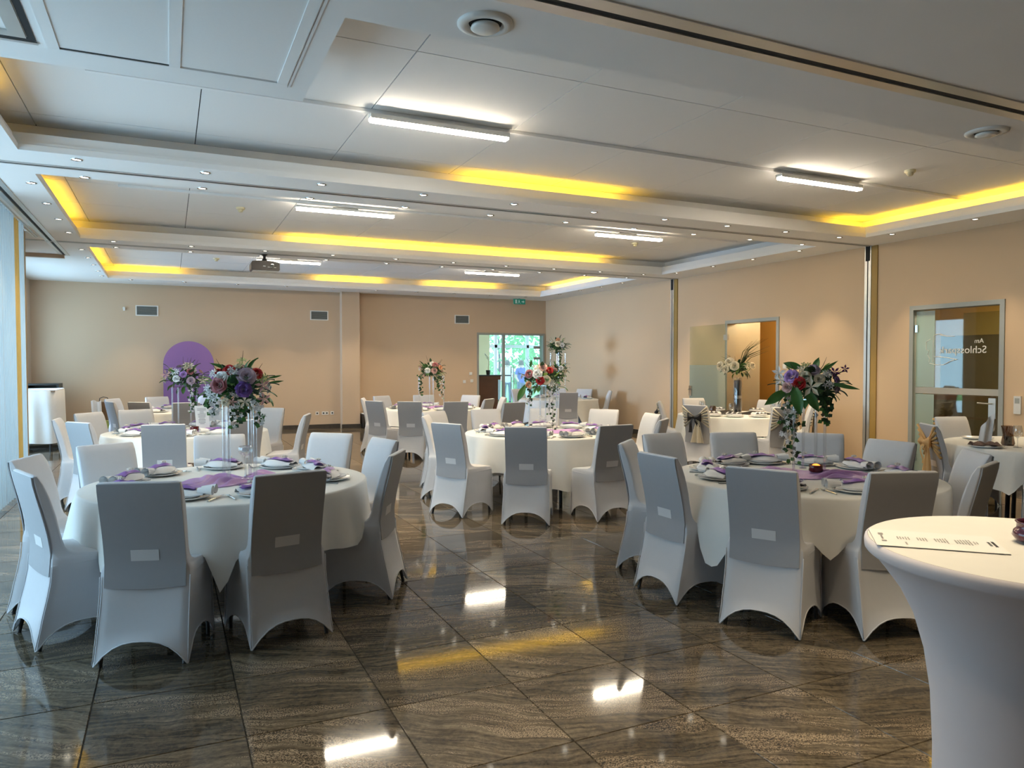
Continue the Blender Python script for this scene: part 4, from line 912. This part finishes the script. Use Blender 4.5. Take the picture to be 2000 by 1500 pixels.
def arrangement(cx,cy,cz,rx,rz,label,explicit,pal,vines,seed,nfl=18,nleaf=46,nfol=210,name='flower_arrangement'):
    """explicit: (right, up, toward camera, kind, colour, scale) in metres about the centre"""
    t=thing(name,label,'flowers',(cx,cy,cz),0,'table flower arrangements'); r=random.Random(seed)
    f=Vector((cx,cy,0)).normalized(); R_=Vector((f.y,-f.x,0)); F_=-f
    def W(a,b,c): return R_*a+F_*c+Vector((0,0,b))
    for (a,b,c,kind,col,s) in explicit:
        p=W(a,b,c+.03); d=p+F_*.12+Vector((0,0,.05))
        if kind=='rose': place(ROSE[col],'rose',t,p,d,s*.96,r.random()*6)
        elif kind=='star': place(STAR[col],'blossom',t,p,d,s,r.random()*6)
        elif kind=='orchid': place(ORCH[col],'orchid',t,p,F_+p*.8,s,r.random()*6)
        elif kind=='leaf': place_leaf(BIG,'large_leaf',t,p,W(*col),s,F_)
        elif kind=='long': place_leaf(LONG,'long_leaf',t,p,W(*col),s,F_)
    k=0
    while k<nfl:
        d=Vector((r.gauss(0,1),r.gauss(0,1),r.gauss(.25,.8))).normalized()
        p=Vector((d.x*rx,d.y*rx,d.z*rz))
        if explicit and p.dot(F_)>.3*rx: k+=.34; continue
        col=r.choice(pal); s=r.uniform(.8,1.2); q=r.random()
        if q<.55 or col not in STAR: place(ROSE[col] if col in ROSE else STAR['green'],'rose' if col in ROSE else 'blossom',t,p*.95,d,s,r.random()*6)
        else: place(STAR[col],'blossom',t,p,d,s*1.2,r.random()*6)
        k+=1
    for k in range(nleaf):
        d=Vector((r.gauss(0,1),r.gauss(0,1),r.gauss(-.1,.6))).normalized(); p=Vector((d.x*rx,d.y*rx,d.z*rz))*r.uniform(.68,.95)
        place_leaf(LEAF[r.choice((0,0,0,1,1,2))],'leaf',t,p,d+Vector((0,0,r.uniform(-.5,.3))),r.uniform(.8,1.3))
    m=M()
    for k in range(nfol):
        d=Vector((r.gauss(0,1),r.gauss(0,1),r.gauss(0,.7))).normalized(); p=Vector((d.x*rx,d.y*rx,d.z*rz))*r.uniform(.35,.85); u=(d+Vector((r.uniform(-1,1),r.uniform(-1,1),r.uniform(-1,1)))).normalized()*r.uniform(.03,.055); w=u.cross(Vector((r.random(),r.random(),.3))).normalized()*.014
        m.add([p-u,p+w,p+u,p-w],[(0,1,2,3)],0 if r.random()<.7 else 1)
    for k in range(5):
        d=W(r.uniform(-1,1),r.uniform(.3,1),r.uniform(-.3,.5)).normalized(); m.tube([d*rx*.5,d*rx*.95,d*rx*1.2+Vector((0,0,.02))],[.003,.0025,.001],4,2)
    o=m.build('foliage',[K['greenleaf'],K['leaf2'],K['stem']],t); o['kind']='stuff'
    for (a,c,z0,z1,white) in vines:
        m=M(); path=[W(a+.015*math.sin(3*q+a*9),z0+(z1-z0)*q/8,c+.012*math.cos(4*q)) for q in range(9)]; m.tube(path,.0025,5,2)
        for q in range(9*4):
            p=path[q//4]+Vector((r.uniform(-.03,.03),r.uniform(-.03,.03),r.uniform(-.02,.02)));
            if white and r.random()<.5:
                for i in range(5):
                    aa=2*PI*i/5+q; e=R_*math.cos(aa)+Vector((0,0,1))*math.sin(aa); pp=p+F_*.02; g=R_*math.cos(aa+.5)+Vector((0,0,1))*math.sin(aa+.5); h=R_*math.cos(aa-.5)+Vector((0,0,1))*math.sin(aa-.5)
                    m.add([pp,pp+g*.010,pp+e*.018,pp+h*.010],[(0,1,2,3)],3)
            else:
                u=Vector((r.uniform(-1,1),r.uniform(-1,1),-.7)).normalized()*.035; w=u.cross(F_).normalized()*.017; m.add([p,p+u*.5+w,p+u*1.1,p+u*.5-w],[(0,1,2,3)],0 if r.random()<.6 else 1)
        m.build('trailing_vine',[K['greenleaf'],K['leaf2'],K['stem'],K['p_white']],t)
    return t
def px(lst,u0,v0,k):  # offsets noted off the photograph at this table's distance, in metres
    return [((u-u0)*k,(v0-v)*k,c,kind,col,s) for (u,v,c,kind,col,s) in lst]
# front curtain-side table
stand('T1',.43,5.32,.53,'clear acrylic four-post flower stand on the front curtain-side table',.085,.0135,.1)
arrangement(.43,5.32,1.40,.19,.13,'large mixed arrangement of red, lilac and white flowers on the front curtain-side table',px([(453,727,.12,'rose','red',1.15),(502,733,.12,'rose','red',1.15),(483,739,.16,'rose','mauve',1.75),(440,741,.14,'rose','white',1.3),(436,754,.15,'rose','dusty',1.6),(478,762,.20,'rose','purple',1.5),(434,771,.16,'star','white',1.7),(414,757,.10,'star','white',1.3),(458,785,.17,'orchid','pink',.8),(447,785,.17,'rose','cream',.8),(513,754,.12,'orchid','pink',1.3),(515,781,.12,'orchid','pink',1.2),(518,742,.1,'star','green',1.6),(471,713,.02,'star','green',1.3),(480,785,.16,'orchid','cream',1.2),(463,731,.15,'star','white',1.2),(426,738,.1,'star','white',1.1),(460,725,.0,'long',(-.8,.25,.1),.8),(525,750,.05,'long',(.9,.1,.1),.5),(522,742,.05,'long',(.9,.2,.1),.5)],470,758,.00348),['white','mauve','cream','pink','red'],[(-.02,.14,-.06,-.24,True),(.13,.10,-.06,-.24,True),(-.16,.06,-.05,-.18,True),(.02,.12,-.05,-.17,False)],11)
# red-candle table
stand('T7',4.24,3.94,.52,'clear acrylic four-post flower stand on the red-candle table',.08,.0105,.35)
arrangement(4.24,3.94,1.40,.19,.13,'mixed arrangement with red rose and drooping green leaves on the red-candle table',px([(1534,731,.08,'orchid','white',1.3),(1537,745,.06,'orchid','white',1.2),(1558,739,.14,'rose','lilac',1.5),(1571,751,.17,'rose','red',1.4),(1551,758,.15,'rose','pink',1.15),(1582,739,.15,'rose','cream',1.2),(1592,757,.18,'orchid','cream',1.9),(1606,743,.13,'rose','cream',1.1),(1596,727,.1,'rose','mauve',1.3),(1617,751,.14,'star','white',1.3),(1633,729,.08,'orchid','plum',1.0),(1651,723,.06,'orchid','plum',.8),(1624,733,.1,'star','white',1.3),(1575,722,.1,'star','cream',1.5),(1588,717,.06,'star','green',1.2),(1562,753,.18,'leaf',(.22,-1,.1),.95),(1548,764,.10,'leaf',(-1,-.75,.2),.8),(1582,760,.12,'leaf',(.55,-1,0),.8),(1578,722,.0,'leaf',(-.9,.25,-.2),.6),(1625,750,.06,'long',(1,-.22,0),1.0),(1600,735,.04,'long',(1,.7,0),.9)],1590,755,.00374),['white','cream','mauve','lilac'],[(-.165,.05,-.05,-.46,True),(-.14,.02,-.08,-.36,True),(-.10,.0,-.12,-.55,False),(.12,.06,-.06,-.26,False),(.10,.04,-.04,-.18,False)],12)
# centre table
stand('T5',4.10,7.9,.52,'clear acrylic four-post flower stand on the centre table',.12,.010,.5)
arrangement(4.10,7.9,1.38,.26,.17,'wide arrangement with red and cream flowers and long vine on the centre table',px([(1073,724,.1,'rose','red',1.3),(1055,743,.22,'rose','red',1.5),(1050,731,.2,'rose','white',1.7),(1060,718,.12,'rose','pink',1.5),(1033,751,.15,'rose','peach',1.2),(1034,731,.15,'rose','dusty',1.6),(1066,742,.2,'rose','cream',1.6),(1080,746,.15,'star','white',1.8),(1043,722,.1,'star','cream',2.0),(1026,752,.12,'leaf',(-.5,-1,0),.9),(1035,718,.05,'leaf',(.2,1,0),.4)],1060,740,.0061),['white','cream','pink','green'],[(.12,.1,-.1,-.60,True),(.08,.12,-.08,-.4,True),(-.16,.1,-.1,-.30,True)],13,14,36,170)
# menu-card table
stand('T2',.17,9.85,.50,'clear acrylic four-post flower stand on the menu-card table',.11,.011,.3)
arrangement(.17,9.85,1.38,.22,.15,'pale arrangement of cream and lilac flowers on the menu-card table',px([(340,730,.05,'orchid','pink',1.6),(382,725,.1,'rose','dusty',1.2),(358,738,.18,'rose','white',1.2),(383,742,.18,'rose','mauve',1.4),(370,730,.15,'rose','lilac',1.2),(405,742,.1,'orchid','cream',1.7),(373,716,.05,'star','cream',2.3),(352,725,.1,'star','white',1.8),(388,718,.05,'star','cream',1.8)],372,738,.0062),['cream','white','mauve','lilac','pink'],[(.08,.1,-.1,-.38,True),(.11,.08,-.1,-.30,False)],14,14,34,150)
# table near the wall column
stand('T4',4.33,12.75,.56,'clear acrylic four-post flower stand on the table near the wall column',.16,.013,.6)
arrangement(4.33,12.75,1.45,.22,.15,'leafy arrangement with pink roses on the table near the wall column',px([(850,728,.18,'rose','pink',1.6),(852,718,.15,'rose','dusty',1.6),(862,722,.12,'rose','peach',1.2),(838,728,.16,'rose','white',1.5),(846,715,.1,'rose','white',1.2)],845,727,.0093),['white','pink','green'],[(-.19,.08,-.1,-.42,False),(.19,.08,-.1,-.5,True),(.12,.08,-.1,-.34,False)],15,10,46,190)
# far table: two balls of flowers one above the other
stand('T6',8.12,14.9,1.05,'tall clear acrylic two-tier flower stand on the far table',.12,.009,.4)
arrangement(8.12,14.9,1.44,.24,.17,'lower ball of white and peach flowers on the far table by the back glass door',px([(1090,722,.15,'rose','peach',1.8),(1083,735,.1,'rose','pink',1.4),(1106,722,.2,'rose','white',1.7),(1112,728,.15,'rose','cream',1.5)],1100,724,.0118),['white','cream'],[(.0,.1,-.1,-.5,False)],16,10,50,200)
arrangement(8.12,14.9,1.98,.21,.17,'upper ball of cream and peach flowers on the tall stand of the far table',px([(1100,672,.2,'rose','cream',2.0),(1108,674,.2,'rose','white',1.6),(1100,664,.15,'rose','peach',1.4)],1100,675,.0118),['white','cream'],[(.05,.1,-.1,-.45,False)],17,8,50,200)
# tall vase with white flowers and grasses
t=thing('tall_vase','tall dark glass vase with a silver band on the black runner','vase',(8.45,9.35,ZT+.012))
M().lathe([(.055,0),(.06,.01),(.06,.5),(.055,.52)],24,cap1=False).build('body',K['black'],t,True); M().lathe([(.062,.22),(.062,.27)],24,cap0=False,cap1=False).build('silver_band',K['chrome'],t,True); M().lathe([(.066,0),(.066,.55),(.063,.56)],24,cap1=False).build('glass_sleeve',K['acryl'],t,True)
a_=arrangement(8.45,9.35,1.50,.20,.12,'cream peonies with tall grasses in the dark vase',px([(1408,712,.1,'rose','cream',2.2),(1425,705,.1,'rose','cream',2.3),(1434,712,.15,'rose','cream',2.2),(1418,718,.14,'rose','cream',1.9),(1466,712,.05,'rose','cream',1.8),(1452,708,.1,'star','cream',2.0)],1440,715,.0083),['cream','white','green'],[],18,6,50,140)
m=M(); r=random.Random(3); f=Vector((8.45,9.35,0)).normalized(); R_=Vector((f.y,-f.x,0))
for k in range(22):
    e=r.uniform(.15,.48) if k>4 else r.uniform(-.3,-.1); hh=r.uniform(.25,.48) if k>4 else r.uniform(.1,.25); m.tube([Vector((0,0,-.05)),R_*e*.4+Vector((0,r.uniform(-.05,.05),hh*.6)),R_*e+Vector((0,r.uniform(-.08,.08),hh))],[.004,.005,.001],4)
m.build('grass_blades',K['greenleaf'],a_)
# ------------------------------------------------------------ small things on the tables
t=thing('goblet_candle_holder','stemmed clear crystal candle holder on the front curtain-side table','candle holder',(.46,5.22,ZT+.02))
M().lathe([(.045,0),(.045,.004),(.012,.01),(.007,.03),(.006,.14),(.012,.155)],20,cap1=False).build('stem',K['crystal'],t,'all'); M().lathe([(.012,.155),(.04,.17),(.048,.19),(.046,.215),(.038,.222),(.036,.20),(.01,.18)],20,cap0=False).build('bowl',K['crystal'],t,'all'); M().lathe([(.022,.185),(.022,.212),(.004,.214)],14).build('candle',K['napkin'],t)
def tealight(x,y,z,label):
    t=thing('red_candle_glass',label,'candle',(x,y,z)); M().lathe([(.04,0),(.05,.012),(.046,.03),(.05,.05),(.046,.052),(.04,.03),(.03,.008)],22).build('glass',K['redglass'],t,'all'); M().lathe([(.026,.03),(.026,.050),(.012,.058),(.001,.060)],14,cap0=False).build('flame',K['flame'],t,'all')
tealight(4.20,3.84,ZT+.018,'dark red glass with a burning candle on the lilac runner'); 
t=thing('red_candle_glass','small dark red candle glass before the menu card','candle',(.26,9.25,ZT+.02)); M().lathe([(.04,0),(.05,.012),(.046,.03),(.05,.05),(.046,.052),(.03,.02)],18).build('glass',K['redglass'],t,'all')
t=thing('white_candle_holder','small white flower-topped candle holder on the centre table','candle holder',(4.02,7.72,ZT+.02)); M().lathe([(.03,0),(.008,.02),(.008,.09),(.03,.11),(.025,.12)],12).build('stem',K['crystal'],t,'all'); place(STAR['white'],'blossom',t,(0,0,.13),(0,-.3,1),1.6)
t=thing('menu_card','white standing menu card with printed list','menu card',(.36,9.42,ZT+.03),rad(8)); 
M().add([(-.075,0,0),(.075,0,0),(.065,.06,.27),(-.085,.06,.27),(-.075,.004,0),(.075,.004,0),(.065,.064,.27),(-.085,.064,.27)],[(0,1,2,3),(7,6,5,4),(0,4,5,1),(1,5,6,2),(2,6,7,3),(3,7,4,0)]).build('card',K['paper'],t)
m=M(); r=random.Random(2)
for k in range(12):
    z=.23-.016*k; w=r.uniform(.02,.05); x0=-.008*z/.27*0-.01; y=.06*z/.27-.0012
    m.add([(-w-.008,y,z),(w-.008,y,z),(w-.008,y+.001,z+.006),(-w-.008,y+.001,z+.006)],[(0,1,2,3)])
m.build('printed_lines',K['ink'],t)
o=M().add([(-.14,-.1,0),(.14,-.1,0),(.14,.1,0),(-.14,.1,0),(-.14,-.1,.03),(.0,-.1,.05),(.14,-.1,.03),(-.14,.1,.03),(.0,.1,.05),(.14,.1,.03)],[(3,2,1,0),(0,1,6,5,4),(2,3,7,8,9),(4,5,8,7),(5,6,9,8),(1,2,9,6),(3,0,4,7)])
# black-runner table: folded napkins and wine glasses
wg=thing('wine_glass','','glass'); 
M().lathe([(.036,0),(.034,.003),(.006,.008),(.004,.02),(.004,.085),(.010,.095)],20,cap1=False).build('stem',K['crystal'],wg,'all'); M().lathe([(.010,.095),(.034,.115),(.041,.145),(.038,.18),(.032,.21)],20,cap0=False,cap1=False).build('bowl',K['crystal'],wg,'all')
wused=[0]
def wine(x,y,label):
    if not wused[0]: wg.location=(x,y,ZT); wg['label']=label; wg['group']='wine glasses'; wused[0]=1
    else: dup(wg,(x,y,ZT),0,label,'wine glasses')
fold_me=M().box(-.11,.11,-.055,.055,0,.02).grid(lambda u,v:(-.11+.22*u,-.055+.11*v,.021+.022*abs(math.sin(3*PI*u))),18,4).mesh('folded_napkin',K['napkin'],True)
cx,cy,_=TABLES['T8']
for clk,ang,sx in (('seven',-163,0),('five',-102,0),('six',-135,0),('three',-25,0),('one',18,0),('eleven',75,0)):
    a=rad(ang); setting('T8',cx,cy,a,clk,cut=False,nap=False)
    o=obj('folded_napkin',fold_me,None,(cx+.655*math.cos(a),cy+.655*math.sin(a),ZT+.031),(0,0,a+PI/2+.2)); tag(o,'cream pleated napkin on plates, %s o\'clock place, black-runner table'%clk,'napkin','pleated napkins')
wine(7.62,8.56,'wine glass standing before the tall dark vase'); wine(7.66,9.25,'wine glass at the back of the black-runner table, window side'); wine(8.5,8.6,'wine glass near the door-wall chair of the black-runner table'); wine(8.62,8.75,'second wine glass near the door-wall chair of the black-runner table'); wine(7.75,9.4,'wine glass farthest back on the black-runner table')
t=thing('amber_lantern','small smoked brown glass lantern at the edge of the black-runner table','lantern',(7.72,9.1,ZT)); M().lathe([(.045,0),(.05,.02),(.05,.12),(.042,.14)],16,cap1=False).build('glass',K['amberglass'],t,'all'); M().lathe([(.025,.004),(.025,.06)],12).build('candle',K['fur'],t)
# fan-napkin table
cx,cy,_=TABLES['T9']
for nm,px_,py_ in (('near',7.05,4.42),('back',7.75,4.95)):
    o=obj('charger_plate',plate_me,None,(px_,py_,ZT),(0,0,0)); tag(o,'large white plate on the fan-napkin table, '+('under the brown napkin' if nm=='near' else 'at the back'),'plate','charger plates')
o=M().grid(lambda u,v:(-.13+.26*u,(v-.5)*.16*(.7+.3*math.sin(8*u)),.012+.018*(1+math.sin(17*u+4*v))*math.sin(PI*v)),24,8).grid(lambda u,v:(-.13+.26*u,(v-.5)*.16*(.7+.3*math.sin(8*u)),.006),24,2).build('brown_napkin',K['fur'],None,'all'); o.location=(7.04,4.43,ZT+.012); o.rotation_euler=(0,0,-.5); tag(o,'crumpled brown patterned napkin on a plate by the fan napkin','napkin')
def fan():
    m=M()
    def fn(u,v,o):
        z=.26*v*(1-.25*u*v); x=-.055+.11*u+.03*v; y=o+.03*math.cos(u*9)*(.4+.6*v)*.5; z=.02+v*(.16+.14*(u**.8)); return (x,y,z)
    m.grid(lambda u,v:fn(u,v,.006),16,8).grid(lambda u,v:fn(1-u,v,-.006),16,8); return m
o=fan().build('fan_napkin',K['napkin'],None,'all'); o.location=(7.15,4.50,ZT+.0); o.rotation_euler=(0,0,-.55); tag(o,'tall white napkin folded upright like a sail on the door-side table','napkin')
wine(7.56,4.70,'wine glass beside the tall sail-shaped white napkin'); wine(7.30,4.28,'wine glass before the brown lantern on the fan-napkin table')
t=thing('candle_lantern','dark brown curved glass candle lantern on the fan-napkin table','lantern',(7.42,4.44,ZT)); M().lathe([(.05,0),(.06,.02),(.045,.10),(.055,.17),(.06,.19)],18,cap1=False).build('glass',K['amberglass'],t,'all'); M().lathe([(.035,.004),(.035,.09)],12).build('candle',K['black'],t)
# ------------------------------------------------------------ bar table in the foreground
BX,BY,BZ=1.89,1.05,1.11
t=thing('bar_table','high round bar table under a white stretch cover, nearest the camera','table',(BX,BY,0))
m=M(); N=72; rows=[]
prof=[(.375,1.110),(.381,1.106),(.383,1.098),(.382,1.082),(.377,1.076),(.366,1.072),(.34,1.04),(.30,.985),(.268,.92),(.243,.83),(.227,.72),(.220,.58),(.222,.45),(.235,.30),(.262,.15),(.29,.03),(.30,.0)]
m.lathe(prof,N,cap0=False,cap1=False); 
for i in range(len(m.v)):
    x,y,z=m.v[i]
    if z<.5: a=math.atan2(y,x); k=1+.12*math.cos(4*a)*(.5-z)/.5; m.v[i]=(x*k,y*k,z+(.06*(1-math.cos(4*a))*max(0,.15-z)/.15))
m.build('stretch_skirt',K['skirt'],t,'all'); M().lathe([(.001,1.1115),(.30,1.1112),(.3745,1.1102)],72,cap0=False,cap1=False).build('cover_top',K['cloth'],t,'all'); M().lathe([(.36,1.078),(.36,1.10)],48).build('tabletop',K['wood'],t)
M().cyl((0,0,.02),(0,0,1.077),.03,14).build('column',K['chrome'],t); M().lathe([(.2,0),(.2,.015),(.05,.03)],24).build('foot',K['chrome'],t)
t=thing('menu_sheet','printed white paper sheet lying on the bar table','paper',(0,0,BZ+.0025))
c=[(1.683,1.362),(1.548,1.228),(1.748,1.034),(1.883,1.165)]
def pp(u,v): # u along the long side, v across
    a=Vector(c[0])*(1-v)+Vector(c[1])*v; b=Vector(c[3])*(1-v)+Vector(c[2])*v; q=a*(1-u)+b*u; return q
m=M(); m.grid(lambda u,v:(*pp(u,v),.001+.006*max(0,u-.9)*10*.1+.004*max(0,v-.85)),12,8); m.grid(lambda u,v:(*pp(u,1-v),.0003+.006*max(0,u-.9)*.1),12,8); m.build('sheet',K['paper'],t)
m=M(); r=random.Random(9)
def bar(u0,u1,v0,v1,mi=0):
    q=[pp(u0,v0),pp(u1,v0),pp(u1,v1),pp(u0,v1)]; m.add([(p.x,p.y,.0021) for p in q],[(0,1,2,3)],mi)
for u0,n,ln in ((.20,5,.20),(.36,4,.26),(.50,5,.30),(.66,6,.34),(.80,2,.2)):
    for k in range(n):
        uu=u0+k*.022; w=ln*r.uniform(.6,1)
        v=.5-w/2
        while v<.5+w/2: e=r.uniform(.02,.06); bar(uu,uu+.010,v,min(v+e,.5+w/2)); v+=e+.012
for k in range(8): bar(.24+.0,.24+.016,.72+.02*k,.732+.02*k)
for (u0,w) in ((.91,.22),(.945,.3)):
    v=.5-w/2
    while v<.5+w/2: bar(u0,u0+.022,v,v+.02,1); v+=.028
bar(.06,.10,.25,.36); bar(.07,.085,.40,.62); bar(.06,.10,.68,.74)
m.build('printed_text',[K['ink'],K['ink2']],t)
t=thing('plum_bowl','dark plum glass candle bowl on the bar table','candle holder',(1.925,1.075,BZ+.002)); M().lathe([(.03,0),(.048,.006),(.056,.018),(.052,.030),(.046,.036),(.047,.048),(.050,.052),(.046,.053),(.042,.045),(.045,.025),(.03,.008),(.001,.007)],36,cap1=False).build('bowl',K['plumglass'],t,'all'); M().lathe([(.022,.008),(.022,.024)],16).build('candle',K['napkin'],t)
